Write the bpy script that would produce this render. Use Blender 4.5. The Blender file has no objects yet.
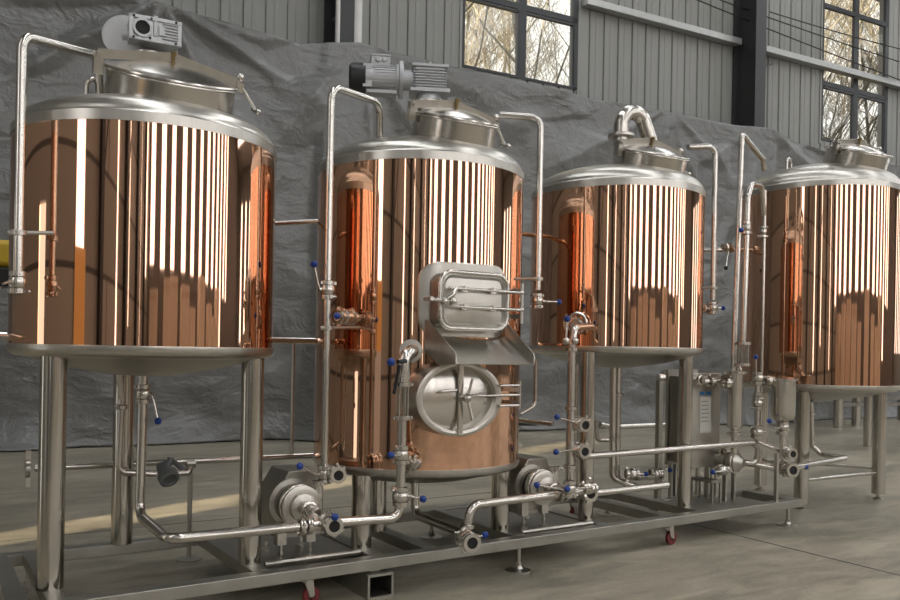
import bpy, math, random
from mathutils import Vector as V, Matrix, noise
sc = bpy.context.scene
COL = sc.collection
PI = math.pi
R = math.radians

# ------------------------------------------------------------------ mesh builder
class M:
    def __init__(s): s.v = []; s.f = []
    def add(s, vs, fs):
        o = len(s.v); s.v += [tuple(p) for p in vs]; s.f += [tuple(i + o for i in f) for f in fs]; return s
    def box(s, c, size, rot=None):
        x, y, z = [d / 2 for d in size]; c = V(c)
        vs = [V((sx * x, sy * y, sz * z)) for sx in (-1, 1) for sy in (-1, 1) for sz in (-1, 1)]
        if rot is not None: vs = [rot @ p for p in vs]
        return s.add([p + c for p in vs], [(0,1,3,2),(4,6,7,5),(0,4,5,1),(2,3,7,6),(0,2,6,4),(1,5,7,3)])
    def bx(s, x0, x1, y0, y1, z0, z1):
        return s.box(((x0+x1)/2, (y0+y1)/2, (z0+z1)/2), (x1-x0, y1-y0, z1-z0))
    def bar(s, a, b, w, h, up=(0, 0, 1)):
        a, b = V(a), V(b); d = (b - a); L = d.length; d.normalize()
        u = V(up); u = (u - d * u.dot(d)).normalized(); n = d.cross(u)
        rot = Matrix((d, n, u)).transposed()
        return s.box((a + b) / 2, (L, w, h), rot)
    def lathe(s, prof, o=(0, 0, 0), ax=(0, 0, 1), n=32, closed=False, sx=1.0, ref=None):
        ax = V(ax).normalized(); o = V(o)
        r = V(ref) if ref is not None else (V((1, 0, 0)) if abs(ax.x) < .9 else V((0, 1, 0)))
        u = (r - ax * r.dot(ax)).normalized(); w = ax.cross(u)
        vs = []; fs = []
        for (rad, h) in prof:
            for k in range(n):
                a = 2 * PI * k / n
                vs.append(o + ax * h + u * (rad * math.cos(a) * sx) + w * (rad * math.sin(a)))
        m = len(prof)
        for i in range(m if closed else m - 1):
            j = (i + 1) % m
            for k in range(n):
                l = (k + 1) % n
                fs.append((i*n+k, i*n+l, j*n+l, j*n+k))
        if not closed:
            if prof[0][0] > 1e-5: fs.append(tuple(range(n - 1, -1, -1)))
            if prof[-1][0] > 1e-5: fs.append(tuple((m-1)*n + k for k in range(n)))
        return s.add(vs, fs)
    def cyl(s, a, b, r, r2=None, n=20):
        a, b = V(a), V(b); L = (b - a).length
        return s.lathe([(r, 0), (r2 if r2 is not None else r, L)], a, b - a, n)
    def ring(s, c, ax, ro, ri, t, n=32, sx=1.0, ref=None):
        return s.lathe([(ri, -t/2), (ro, -t/2), (ro, t/2), (ri, t/2)], c, ax, n, True, sx, ref)
    def ball(s, c, r, n=14):
        return s.lathe([(r * math.sin(PI*i/10) if 0 < i < 10 else 0, -r * math.cos(PI*i/10)) for i in range(11)], c, (0, 0, 1), n)
    def torus(s, c, ax, R0, r, n=40, m=10, a0=0, a1=2*PI, ref=None):
        ax = V(ax).normalized(); q = V(ref) if ref is not None else (V((1, 0, 0)) if abs(ax.x) < .9 else V((0, 1, 0)))
        u = (q - ax * q.dot(ax)).normalized(); w = ax.cross(u); c = V(c)
        pts = [c + u * (R0 * math.cos(a0 + (a1-a0)*k/n)) + w * (R0 * math.sin(a0 + (a1-a0)*k/n)) for k in range(n + 1)]
        return s.sweep(pts, r, m, closed=abs(a1 - a0 - 2*PI) < 1e-6)
    def sweep(s, pts, r, n=14, closed=False):
        P = [V(p) for p in pts]
        if closed: P = P[:-1]
        N = len(P); T = []
        for i in range(N):
            if closed: t = P[(i+1) % N] - P[i-1]
            else: t = P[min(i+1, N-1)] - P[max(i-1, 0)]
            T.append(t.normalized())
        q = V((0, 0, 1)) if abs(T[0].z) < .9 else V((1, 0, 0))
        u = (q - T[0] * q.dot(T[0])).normalized(); vs = []; fs = []
        rr = r if isinstance(r, (list, tuple)) else [r] * N
        for i in range(N):
            if i: u = T[i-1].rotation_difference(T[i]) @ u
            u = (u - T[i] * u.dot(T[i])).normalized()
            w = T[i].cross(u)
            for k in range(n):
                a = 2*PI*k/n
                vs.append(P[i] + u * (rr[i]*math.cos(a)) + w * (rr[i]*math.sin(a)))
        for i in range(N if closed else N - 1):
            j = (i + 1) % N
            for k in range(n):
                l = (k + 1) % n
                fs.append((i*n+k, i*n+l, j*n+l, j*n+k))
        if not closed:
            fs.append(tuple(range(n-1, -1, -1))); fs.append(tuple((N-1)*n + k for k in range(n)))
        return s.add(vs, fs)
    def pipe(s, pts, r, bend=None, n=16):
        P = [V(p) for p in pts]; b0 = bend if bend is not None else r * 2.6
        out = [P[0]]
        for i in range(1, len(P) - 1):
            a, p, c = P[i-1], P[i], P[i+1]
            d1 = (a - p); d2 = (c - p); l1, l2 = d1.length, d2.length; d1.normalize(); d2.normalize()
            ang = d1.angle(d2)
            t = min(b0 / math.tan(ang/2) if ang < 3.1 else 0, l1*.48, l2*.48)
            if t < 1e-4: out.append(p); continue
            A, B = p + d1*t, p + d2*t; rad = t * math.tan(ang/2)
            cc = p + (d1 + d2).normalized() * (rad / math.sin(ang/2)); ra, rb = A - cc, B - cc; th = ra.angle(rb)
            for k in range(11):
                q = k/10
                out.append(cc + (ra * math.sin((1-q)*th) + rb * math.sin(q*th)) / math.sin(th) if th > 1e-3 else A.lerp(B, q))
        out.append(P[-1])
        return s.sweep(out, r, n)
    def prism(s, poly, d):
        P = [V(p) for p in poly]; d = V(d); n = len(P)
        return s.add(P + [p + d for p in P], [tuple(range(n-1, -1, -1)), tuple(range(n, 2*n))] + [(i, (i+1) % n, (i+1) % n + n, i+n) for i in range(n)])
    def obj(s, name, mat, parent=None, angle=38, bevel=0):
        o0 = V((0, 0, 0)); p = parent
        if p is not None:
            o0 = ORG[p.name]
        else:
            xs = list(zip(*s.v)); o0 = V(((min(xs[0])+max(xs[0]))/2, (min(xs[1])+max(xs[1]))/2, min(xs[2])))
        me = bpy.data.meshes.new(name)
        me.from_pydata([tuple(V(q) - o0) for q in s.v], [], s.f)
        bmx = __import__('bmesh').new(); bmx.from_mesh(me)
        __import__('bmesh').ops.recalc_face_normals(bmx, faces=bmx.faces); bmx.to_mesh(me); bmx.free()
        me.polygons.foreach_set('use_smooth', [True] * len(me.polygons))
        me.set_sharp_from_angle(angle=R(angle))
        me.materials.append(mat)
        o = bpy.data.objects.new(name, me); COL.objects.link(o)
        if p is not None: o.parent = p
        else: o.location = o0
        ORG[o.name] = o0
        if bevel:
            b = o.modifiers.new('bevel', 'BEVEL'); b.width = bevel; b.segments = 2; b.limit_method = 'ANGLE'; b.angle_limit = R(40)
        return o
ORG = {}

def thing(name, label, cat, loc, group=None):
    o = bpy.data.objects.new(name, None); COL.objects.link(o)
    o.location = loc; ORG[o.name] = V(loc); o.empty_display_size = .1
    o['label'] = label; o['category'] = cat
    if group: o['group'] = group
    return o
def tag(o, label, cat, group=None):
    o['label'] = label; o['category'] = cat
    if group: o['group'] = group
    return o
def struct(o): o['kind'] = 'structure'; return o

# ------------------------------------------------------------------ materials
def mat(name, col, rough=.5, metal=0., noise_amt=0., nscale=8., stretch=(1, 1, 1), bump=0., bscale=20., rnoise=0., spec=.5, coat=0., emit=None, estr=0.):
    m = bpy.data.materials.new(name); m.use_nodes = True
    nt = m.node_tree; b = nt.nodes['Principled BSDF']
    b.inputs['Base Color'].default_value = (*col, 1); b.inputs['Roughness'].default_value = rough
    b.inputs['Metallic'].default_value = metal; b.inputs['Specular IOR Level'].default_value = spec
    b.inputs['Coat Weight'].default_value = coat
    if emit: b.inputs['Emission Color'].default_value = (*emit, 1); b.inputs['Emission Strength'].default_value = estr
    if noise_amt or rnoise or bump:
        tc = nt.nodes.new('ShaderNodeTexCoord'); mp = nt.nodes.new('ShaderNodeMapping'); mp.inputs['Scale'].default_value = stretch
        nt.links.new(tc.outputs['Object'], mp.inputs['Vector'])
        n = nt.nodes.new('ShaderNodeTexNoise'); n.inputs['Scale'].default_value = nscale; n.inputs['Detail'].default_value = 4
        nt.links.new(mp.outputs[0], n.inputs['Vector'])
        if noise_amt:
            r = nt.nodes.new('ShaderNodeMapRange'); r.inputs['From Min'].default_value = .25; r.inputs['From Max'].default_value = .75
            r.inputs['To Min'].default_value = 1 - noise_amt; r.inputs['To Max'].default_value = 1 + noise_amt
            nt.links.new(n.outputs['Fac'], r.inputs['Value'])
            mx = nt.nodes.new('ShaderNodeMix'); mx.data_type = 'RGBA'; mx.blend_type = 'MULTIPLY'; mx.inputs['Factor'].default_value = 1
            mx.inputs['A'].default_value = (*col, 1); nt.links.new(r.outputs[0], mx.inputs['B']); nt.links.new(mx.outputs['Result'], b.inputs['Base Color'])
        if rnoise:
            r = nt.nodes.new('ShaderNodeMapRange'); r.inputs['To Min'].default_value = max(0.01, rough - rnoise); r.inputs['To Max'].default_value = rough + rnoise
            nt.links.new(n.outputs['Fac'], r.inputs['Value']); nt.links.new(r.outputs[0], b.inputs['Roughness'])
        if bump:
            n2 = nt.nodes.new('ShaderNodeTexNoise'); n2.inputs['Scale'].default_value = bscale; n2.inputs['Detail'].default_value = 5
            nt.links.new(mp.outputs[0], n2.inputs['Vector'])
            bp = nt.nodes.new('ShaderNodeBump'); bp.inputs['Strength'].default_value = bump; bp.inputs['Distance'].default_value = .02
            nt.links.new(n2.outputs['Fac'], bp.inputs['Height']); nt.links.new(bp.outputs[0], b.inputs['Normal'])
    return m

COPPER = mat('copper_mirror', (.78, .47, .32), .035, 1., bump=.015, bscale=1.4, stretch=(1, 1, .15))
STEEL = mat('steel_satin', (.56, .535, .49), .33, 1., noise_amt=.06, nscale=30, stretch=(1, 1, .1), rnoise=.05)
POLISH = mat('steel_polished_pipe', (.64, .61, .565), .21, 1., rnoise=.04, nscale=12)
POLISHD = mat('steel_bright_sheet', (.60, .57, .52), .23, 1., noise_amt=.05, nscale=18, stretch=(1, 1, .2), rnoise=.04)
LEGM = mat('steel_leg', (.54, .51, .46), .17, 1., noise_amt=.05, nscale=25, stretch=(6, 6, .3))
SKIDM = mat('steel_skid', (.42, .41, .37), .42, 1., noise_amt=.12, nscale=7, rnoise=.08)
DSTEEL = mat('steel_dull', (.40, .38, .34), .38, 1., noise_amt=.1, nscale=10)
CAST = mat('cast_aluminium', (.50, .51, .52), .48, .6, bump=.08, bscale=60)
CASTD = mat('cast_grey_paint', (.16, .17, .17), .5, .2)
BLACK = mat('black_plastic', (.015, .016, .017), .42)
HOLESHADE = mat('painted_hole_shade', (.01, .01, .01), .7)  # near-black colour painting in the shade inside openings
BLUE = mat('blue_plastic', (.008, .045, .26), .35)
REDW = mat('red_polyurethane', (.15, .018, .02), .5)
BRASS = mat('brass', (.34, .26, .13), .3, 1.)
YELLOW = mat('yellow_paint', (.55, .38, .03), .5, noise_amt=.15)
WHITEP = mat('white_paint', (.62, .61, .58), .5, noise_amt=.04)
PAPER = mat('paper_label', (.55, .53, .49), .6)
BLUEINK = mat('blue_print', (.03, .16, .38), .5)
GREYINK = mat('grey_print', (.12, .12, .12), .6)
COLM = mat('dark_column_paint', (.030, .031, .032), .5, noise_amt=.1)
WALLM = mat('grey_wall_sheet', (.25, .25, .232), .45, .0, noise_amt=.07, nscale=1.2, stretch=(1, 1, .4))
GIRTM = mat('galvanised_girt', (.42, .42, .41), .42, .7, noise_amt=.08)
FRAMEM = mat('window_frame_dark', (.022, .023, .026), .4)
WOODC = mat('crate_plywood', (.78, .66, .54), .6, noise_amt=.25, nscale=5, stretch=(4, 4, .4))
ORANGE = mat('orange_board', (.85, .48, .16), .6)
BARK = mat('bark', (.30, .28, .235), .9, noise_amt=.3)
HEDGE = mat('olive_leaf', (.16, .16, .06), .8, noise_amt=.3, nscale=3)
def seam_mat():
    m = mat('left_wall_sheet', (.22, .215, .20), .5); nt = m.node_tree; b = nt.nodes['Principled BSDF']
    tc = nt.nodes.new('ShaderNodeTexCoord'); br = nt.nodes.new('ShaderNodeTexBrick'); mp = nt.nodes.new('ShaderNodeMapping')
    mp.inputs['Rotation'].default_value = (0, R(90), R(90)); nt.links.new(tc.outputs['Object'], mp.inputs[0]); nt.links.new(mp.outputs[0], br.inputs['Vector'])
    br.inputs['Scale'].default_value = 1; br.inputs['Brick Width'].default_value = 60; br.inputs['Row Height'].default_value = .95; br.inputs['Mortar Size'].default_value = .03
    br.inputs['Color1'].default_value = (.30, .29, .26, 1); br.inputs['Color2'].default_value = (.21, .205, .185, 1); br.inputs['Mortar'].default_value = (.05, .05, .045, 1)
    nt.links.new(br.outputs['Color'], b.inputs['Base Color']); return m
LEFTW = seam_mat()
GROUND = mat('outside_ground', (.18, .15, .10), .95, noise_amt=.3, nscale=.6)
CEILM = mat('ceiling_sheet', (.20, .20, .19), .6)
SKYPANE = mat('daylit_panel', (.8, .8, .8), .6, emit=(1., .97, .96), estr=3.0)
ROOFFILL = mat('roof_fill_light_panel', (.8, .8, .8), .6, emit=(.96, .98, 1.), estr=4.6)  # glowing panel material for the added overhead fill light

def glass(name, col, fac, rough=.02):
    m = bpy.data.materials.new(name); m.use_nodes = True; nt = m.node_tree; nt.nodes.clear()
    o = nt.nodes.new('ShaderNodeOutputMaterial'); t = nt.nodes.new('ShaderNodeBsdfTransparent'); g = nt.nodes.new('ShaderNodeBsdfGlossy')
    t.inputs[0].default_value = (*col, 1); g.inputs['Roughness'].default_value = rough; x = nt.nodes.new('ShaderNodeMixShader'); x.inputs[0].default_value = fac
    nt.links.new(t.outputs[0], x.inputs[1]); nt.links.new(g.outputs[0], x.inputs[2]); nt.links.new(x.outputs[0], o.inputs['Surface'])
    return m
PANE = glass('window_glass', (.95, .96, .94), .02)
SIGHT = glass('sight_glass', (.88, .9, .88), .16)

def floor_mat():
    m = bpy.data.materials.new('concrete'); m.use_nodes = True; nt = m.node_tree; b = nt.nodes['Principled BSDF']
    tc = nt.nodes.new('ShaderNodeTexCoord')
    def nz(scale, det, st=(1, 1, 1)):
        mp = nt.nodes.new('ShaderNodeMapping'); mp.inputs['Scale'].default_value = st; nt.links.new(tc.outputs['Object'], mp.inputs[0])
        n = nt.nodes.new('ShaderNodeTexNoise'); n.inputs['Scale'].default_value = scale; n.inputs['Detail'].default_value = det; n.inputs['Distortion'].default_value = .6
        nt.links.new(mp.outputs[0], n.inputs['Vector']); return n
    a = nz(.55, 5, (1, 2.2, 1)); c = nz(3.2, 6, (1, 3, 1)); d = nz(40, 3)
    cr = nt.nodes.new('ShaderNodeValToRGB'); e = cr.color_ramp.elements
    e[0].position = .40; e[0].color = (.185, .170, .132, 1); e[1].position = .66; e[1].color = (.44, .395, .305, 1)
    mx = nt.nodes.new('ShaderNodeMath'); mx.operation = 'MULTIPLY_ADD'; mx.inputs[1].default_value = .45
    s2 = nt.nodes.new('ShaderNodeMath'); s2.operation = 'MULTIPLY_ADD'; s2.inputs[1].default_value = .12
    nt.links.new(c.outputs['Fac'], mx.inputs[0])
    h = nt.nodes.new('ShaderNodeMath'); h.operation = 'MULTIPLY'; h.inputs[1].default_value = .5
    nt.links.new(a.outputs['Fac'], h.inputs[0]); nt.links.new(h.outputs[0], mx.inputs[2])
    nt.links.new(d.outputs['Fac'], s2.inputs[0]); nt.links.new(mx.outputs[0], s2.inputs[2])
    nt.links.new(s2.outputs[0], cr.inputs[0]); nt.links.new(cr.outputs[0], b.inputs['Base Color'])
    r = nt.nodes.new('ShaderNodeMapRange'); r.inputs['To Min'].default_value = .28; r.inputs['To Max'].default_value = .6
    nt.links.new(c.outputs['Fac'], r.inputs[0]); nt.links.new(r.outputs[0], b.inputs['Roughness'])
    b.inputs['Specular IOR Level'].default_value = .45
    bp = nt.nodes.new('ShaderNodeBump'); bp.inputs['Strength'].default_value = .06; bp.inputs['Distance'].default_value = .01
    nt.links.new(d.outputs['Fac'], bp.inputs['Height']); nt.links.new(bp.outputs[0], b.inputs['Normal'])
    return m
FLOORM = floor_mat()

def tarp_mat():
    m = mat('grey_tarpaulin', (.170, .171, .166), .33, spec=.6)
    nt = m.node_tree; b = nt.nodes['Principled BSDF']; tc = nt.nodes.new('ShaderNodeTexCoord')
    hs = []
    for sc_, st, dt in ((1.5, (1, 1, 1.7), .9), (5.5, (1, 1, 1.4), 1.2), (26, (1, 1, 1), .3)):
        mp = nt.nodes.new('ShaderNodeMapping'); mp.inputs['Scale'].default_value = st; nt.links.new(tc.outputs['Object'], mp.inputs[0])
        n = nt.nodes.new('ShaderNodeTexNoise'); n.noise_type = 'RIDGED_MULTIFRACTAL' if sc_ > 3 else 'FBM'
        n.inputs['Scale'].default_value = sc_; n.inputs['Detail'].default_value = 4; n.inputs['Distortion'].default_value = dt
        nt.links.new(mp.outputs[0], n.inputs['Vector']); hs.append(n)
    prev = None
    for n, st, ds in zip(hs, (.6, .42, .34), (.12, .024, .010)):
        bp = nt.nodes.new('ShaderNodeBump'); bp.inputs['Strength'].default_value = st; bp.inputs['Distance'].default_value = ds
        nt.links.new(n.outputs['Fac'], bp.inputs['Height'])
        if prev: nt.links.new(prev.outputs[0], bp.inputs['Normal'])
        prev = bp
    nt.links.new(prev.outputs[0], b.inputs['Normal'])
    return m
TARP = tarp_mat()

# ------------------------------------------------------------------ the hall
WB = -.091
def wy(x, off=0.): return 11.382 + WB * x - off          # the back wall runs slightly askew to the row of tanks
XL, XR, YF, ZC = -2.6, 42., -11., 10.8

f = M().bx(XL, XR, YF, 12.2, -.15, 0.).obj('floor', FLOORM); struct(f)
def joint(n, a, b):
    a, b = V(a), V(b)
    struct(M().bar((a.x, a.y, .0008), (b.x, b.y, .0008), .014, .0016).obj('trim_%d' % n, GREYINK))
joint(1, (4.62, -6), (5.06, 7.5)); joint(2, (-2.5, 5.98), (4.9, 6.02))

def ribbed(name, xa, xb, z0, z1):
    m = M(); prof = []
    x = xa
    k = math.ceil(xa / .31 + 1e-6)
    prof.append((xa, 0.))
    while k * .31 < xb:
        c = k * .31
        for dx, dy in ((-.022, 0.), (-.012, .028), (.012, .028), (.022, 0.)):
            if xa < c + dx < xb: prof.append((c + dx, dy))
        c2 = c + .155
        for dx, dy in ((-.03, 0.), (-.022, -.006), (.022, -.006), (.03, 0.)):
            if xa < c2 + dx < xb: prof.append((c2 + dx, dy))
        k += 1
    prof.append((xb, 0.)); n = len(prof)
    vs = [(px, wy(px) + d, z) for z in (z0, z1) for px, d in prof] + [(px, wy(px) + .2, z) for z in (z0, z1) for px in (xa, xb)]
    fs = [(i, i+1, n+i+1, n+i) for i in range(n - 1)]
    q = 2 * n
    fs += [(q, q+2, q+3, q+1), (0, n, q+2, q), (n-1, q+1, q+3, 2*n-1)]
    m.add(vs, fs)
    return m
WX = [(7.14, 9.36), (15.5, 17.62)]
wm = M()
spans = [(XL, 7.14), (9.36, 15.5), (17.62, XR)]
for a, b in spans:
    q = ribbed('w', a, b, 5.735, 9.9); wm.add(q.v, q.f)
q = ribbed('w', XL, XR, 0., 5.735); wm.add(q.v, q.f)
q = ribbed('w', XL, XR, 9.9, ZC); wm.add(q.v, q.f)
struct(wm.obj('wall_back', WALLM, angle=20))

for i, (a, b) in enumerate(WX):
    w = thing('window_%d' % (i + 1), '', 'window', (a, wy(a), 5.735)); del w['label']; del w['category']; struct(w)
    mid = (a + b) / 2 + (0.0 if i else .0)
    fm = M(); t = .055
    def seg(xa, za, xb, zb, wd=.075):
        fm.bar((xa, wy(xa) + .01, za), (xb, wy(xb) + .01, zb), .06, wd, up=(0, 0, 1) if abs(zb - za) < .01 else (1, WB, 0))
    seg(a, 5.75, b, 5.75, .04); seg(a, 9.87, b, 9.87)
    seg(a + .02, 5.735, a + .02, 9.9, .05); seg(b - .05, 5.735, b - .05, 9.9, .11); seg(mid, 5.735, mid, 9.9, .15)
    seg(a, 6.9, b, 6.9, .10); seg(a, 8.5, b, 8.5, .09)
    # opening sashes in the lower lights
    for xa, xb in ((a + .07, mid - .055), (mid + .055, b - .07)):
        seg(xa, 6.82, xb, 6.82, .04)
        seg(xb - .02, 5.8, xb - .02, 6.85, .035)
    fm.obj('window_frame', FRAMEM, w)
    for xa, xb in ((a + .05, mid - .03), (mid + .03, b - .05)):
        for za, zb in ((5.8, 6.86), (6.95, 8.46), (8.54, 9.85)):
            M().add([(xa, wy(xa) + .02, za), (xb, wy(xb) + .02, za), (xb, wy(xb) + .02, zb), (xa, wy(xa) + .02, zb)], [(0, 1, 2, 3)]).obj('pane', PANE, w)
    tr = M()
    for xa, xb in ((a - .05, a + .01), (b - .01, b + .05)):
        tr.add([(xa, wy(xa) - .02, 5.65), (xb, wy(xb) - .02, 5.65), (xb, wy(xb) - .02, 9.95), (xa, wy(xa) - .02, 9.95),
                (xa, wy(xa) + .05, 5.65), (xb, wy(xb) + .05, 5.65), (xb, wy(xb) + .05, 9.95), (xa, wy(xa) + .05, 9.95)],
               [(0,1,2,3),(4,7,6,5),(0,4,5,1),(3,2,6,7),(0,3,7,4),(1,5,6,2)])
    tr.obj('window_trim', WALLM, w)

# girts (horizontal rails on the wall)
def girt(n, xa, xb, z):
    m = M(); y = lambda x: wy(x) - .2
    m.prism([(xa, y(xa), z-.06), (xa, y(xa)+.16, z-.06), (xa, y(xa)+.16, z+.06), (xa, y(xa), z+.06)], (xb-xa, y(xb)-y(xa), 0))
    struct(m.obj('trim_%d' % n, GIRTM, bevel=.006))
girt(3, 9.4, 13.0, 7.2); girt(4, 13.66, XR - .1, 7.2); girt(5, XL + .1, 42 - .1, 10.1)

def hcol(n, x, d=.46, fl=.30, z1=ZC):
    y1 = wy(x) - .02; y0 = y1 - d; m = M()
    m.bx(x - fl/2, x + fl/2, y0, y0 + .02, 0, z1); m.bx(x - fl/2, x + fl/2, y1 - .02, y1, 0, z1); m.bx(x - .008, x + .008, y0 + .02, y1 - .02, 0, z1)
    struct(m.obj('column_%d' % n, COLM))
hcol(1, 13.12, d=.50, fl=.30); hcol(2, 5.02); hcol(3, 22.2); hcol(4, 31)

def downpipe(x, off, r, label):
    m = M().cyl((x, wy(x, off), .02), (x, wy(x, off), ZC - .05), r)
    for z in (3, 6.4, 9.5): m.bar((x, wy(x, off), z), (x, wy(x) + .01, z), .03, .03)
    tag(m.obj('drain_pipe', WHITEP), label, 'pipe')
downpipe(5.19, .42, .075, 'thick white drain pipe running down the grey back wall beside the dark column')
downpipe(4.87, .50, .033, 'thin pale drain pipe on the back wall, closest to the dark column')
gm = thing('cable_hook', 'small grey hook fixture hanging between the two white pipes on the back wall', 'hook', (5.05, wy(5.05) - .02, 5.6))
M().cyl((5.05, wy(5.05, .02), 6.02), (5.05, wy(5.05, .34), 6.02), .05).obj('knob', CASTD, gm)
M().pipe([(5.05, wy(5.05, .0), 6.0), (5.05, wy(5.05, .3), 5.97), (5.05, wy(5.05, .3), 5.72)], .018).obj('stem', GIRTM, gm)

# cables strung along the wall
def cable(a, b, sag, label):
    a, b = V(a), V(b)
    pts = [a.lerp(b, t/20) - V((0, 0, 4*sag*(t/20)*(1-t/20))) for t in range(21)]
    tag(M().sweep(pts, .012, 8).obj('wall_cable', BLACK), label, 'cable', 'thin cables strung along the back wall')
cable((12.372, 10.016, 7.835), (17.669, 9.534, 7.651), .02, 'thin dark cable strung along the back wall above the right rail, highest of three')
cable((11.614, 10.065, 7.717), (17.648, 9.516, 7.255), .02, 'thin dark cable crossing the tall window on the right, middle of three')
cable((13.684, 9.897, 7.889), (17.661, 9.535, 7.929), .02, 'thin dark cable reaching over the tall window on the right, short one of three')
cb = M().bar((13.050, 9.694, 6.609), (13.814, 9.925, 6.924), .05, .03); tag(cb.obj('cable_bracket', BLACK), 'small dark bracket sticking out beside the dark wall column', 'bracket')

# other walls, seen in the mirror of the tanks
def slotted(name, p0, p1, slots, z1, thick=.15, matr=WALLM):
    """a straight wall from p0 to p1 with full-depth slots [(s0, s1, z0, z1)]"""
    p0, p1 = V((*p0, 0)), V((*p1, 0)); L = (p1 - p0).length; d = (p1 - p0) / L; n = V((-d.y, d.x, 0)); m = M()
    def blk(s0, s1, za, zb):
        if s1 - s0 < 1e-4 or zb - za < 1e-4: return
        a = p0 + d*s0; b = p0 + d*s1
        m.prism([a + V((0,0,za)), b + V((0,0,za)), b + V((0,0,zb)), a + V((0,0,zb))], n * thick)
    s = 0
    for s0, s1, za, zb in sorted(slots):
        blk(s, s0, 0, z1); blk(s0, s1, 0, za); blk(s0, s1, zb, z1); s = s1
    blk(s, L, 0, z1)
    return struct(m.obj(name, matr)), p0, d, n
def pane(no, p0, d, n, s0, s1, za, zb, matr):
    a = p0 + d*s0 + n*.07; b = p0 + d*s1 + n*.07
    o = M().prism([a + V((0,0,za)), b + V((0,0,za)), b + V((0,0,zb)), a + V((0,0,zb))], n * .02).obj('window_%d' % no, matr)
    struct(o); return o
wn = 3
FS = []
x = -2.2
rnd = random.Random(4)
while x < 25:
    w = .95 + rnd.uniform(-.1, .15)
    FS.append((x - XL, x - XL + w, rnd.choice((2.6, 2.9, 2.9, 1.2)) if x > 0 else 3.0, 9.6)); x += 2.35 + rnd.uniform(-.15, .15)
_, p0, d, n = slotted('wall_front', (XR, YF), (XL, YF), sorted([(XR - XL - b, XR - XL - a, c, e) for a, b, c, e in FS]), ZC, matr=mat('front_wall_sheet', (.15, .14, .13), .6))
for a, b, c, e in FS:
    pane(wn, p0, d, n, XR - XL - b, XR - XL - a, c, e, SKYPANE); wn += 1
LS = [(YF_ - YF, YF_ - YF + w_, za, zb) for YF_, w_, za, zb in ((-9.7, .9, 2.6, 9.5), (-6.2, .25, 1.0, 8.5), (-2.6, .22, 1.5, 8.), (-.6, .22, 1.0, 8.), (2.38, .52, 2.0, 9.5), (4.72, .46, .0, 2.4))]
_, p0, d, n = slotted('wall_left', (XL, YF), (XL, 12.2), LS, ZC, matr=LEFTW)
for a, b, c, e in LS[:-1]:
    pane(wn, p0, d, n, a, b, c, e, SKYPANE); wn += 1
_, p0, d, n = slotted('wall_right', (XR, 12.2), (XR, YF), [(3 + 4*k, 4.2 + 4*k, 1.5, 9) for k in range(5)], ZC)
for k in range(5):
    pane(wn, p0, d, n, 3 + 4*k, 4.2 + 4*k, 1.5, 9, SKYPANE); wn += 1
for k, y in enumerate((-7.6, -4.2, -1.5, 1.3)): struct(M().bx(XL + .0, XL + .28, y - .11, y + .11, 0, ZC).obj('column_%d' % (5 + k), COLM))
for k, (ya, yb) in enumerate(((-4.2, -1.5), (-1.5, 1.3))): struct(M().cyl((XL + .2, ya, 7.4), (XL + .2, yb, 2.6), .035).obj('trim_%d' % (6 + k), COLM))  # dark rods added to mimic the shadow lines of the roof bracing
struct(M().bx(XL, XR, YF, 12.2, ZC, ZC + .2).obj('ceiling', CEILM))
for k in range(7):
    x = 0.5 + 5.6 * k
    struct(M().bx(x, x + 1.1, -9.5, 9.2, ZC - .06, ZC - .02).obj('window_%d' % wn, ROOFFILL)); wn += 1  # unseen glowing ceiling strips, added to fill the hall with light
t = thing('door_board', 'orange and white board leaning in the doorway at the far left, mirrored in the copper', 'board', (XL + .07, 2.64, 0))
M().bx(XL + .05, XL + .09, 2.32, 2.95, 1.25, 2.05).obj('upper_panel', ORANGE, t); M().bx(XL + .05, XL + .09, 2.32, 2.95, 0, 1.25).obj('lower_panel', WHITEP, t)

# crates stacked behind the camera, seen only as reflections in the copper
def crate(x, y, z, sx, sy, sz, label):
    t = thing('wooden_crate', label, 'crate', (x, y, z), 'plywood crates mirrored in the copper tanks')
    M().bx(x - sx/2, x + sx/2, y - sy/2, y + sy/2, z, z + sz).obj('box_body', WOODC, t)
    b = M()
    for dx in (-.48, 0, .48): b.box((x + dx*sx, y + sy/2 + .012, z + sz/2), (.09, .025, sz))
    for dz in (.04, .96): b.box((x, y + sy/2 + .03, z + sz*dz), (sx, .02, .09))
    b.obj('batten', WOODC, t)
rnd = random.Random(9)
cx = -1.6
for k in range(9):
    sx = rnd.uniform(1.0, 1.8); sz = rnd.uniform(1.9, 3.0)
    crate(cx + sx/2, -8.6 + rnd.uniform(-.6, .6), 0, sx, 1.1, sz, 'tall plywood crate standing behind the photographer, mirrored in the copper')
    cx += sx + rnd.uniform(.1, 1.3)

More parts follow.
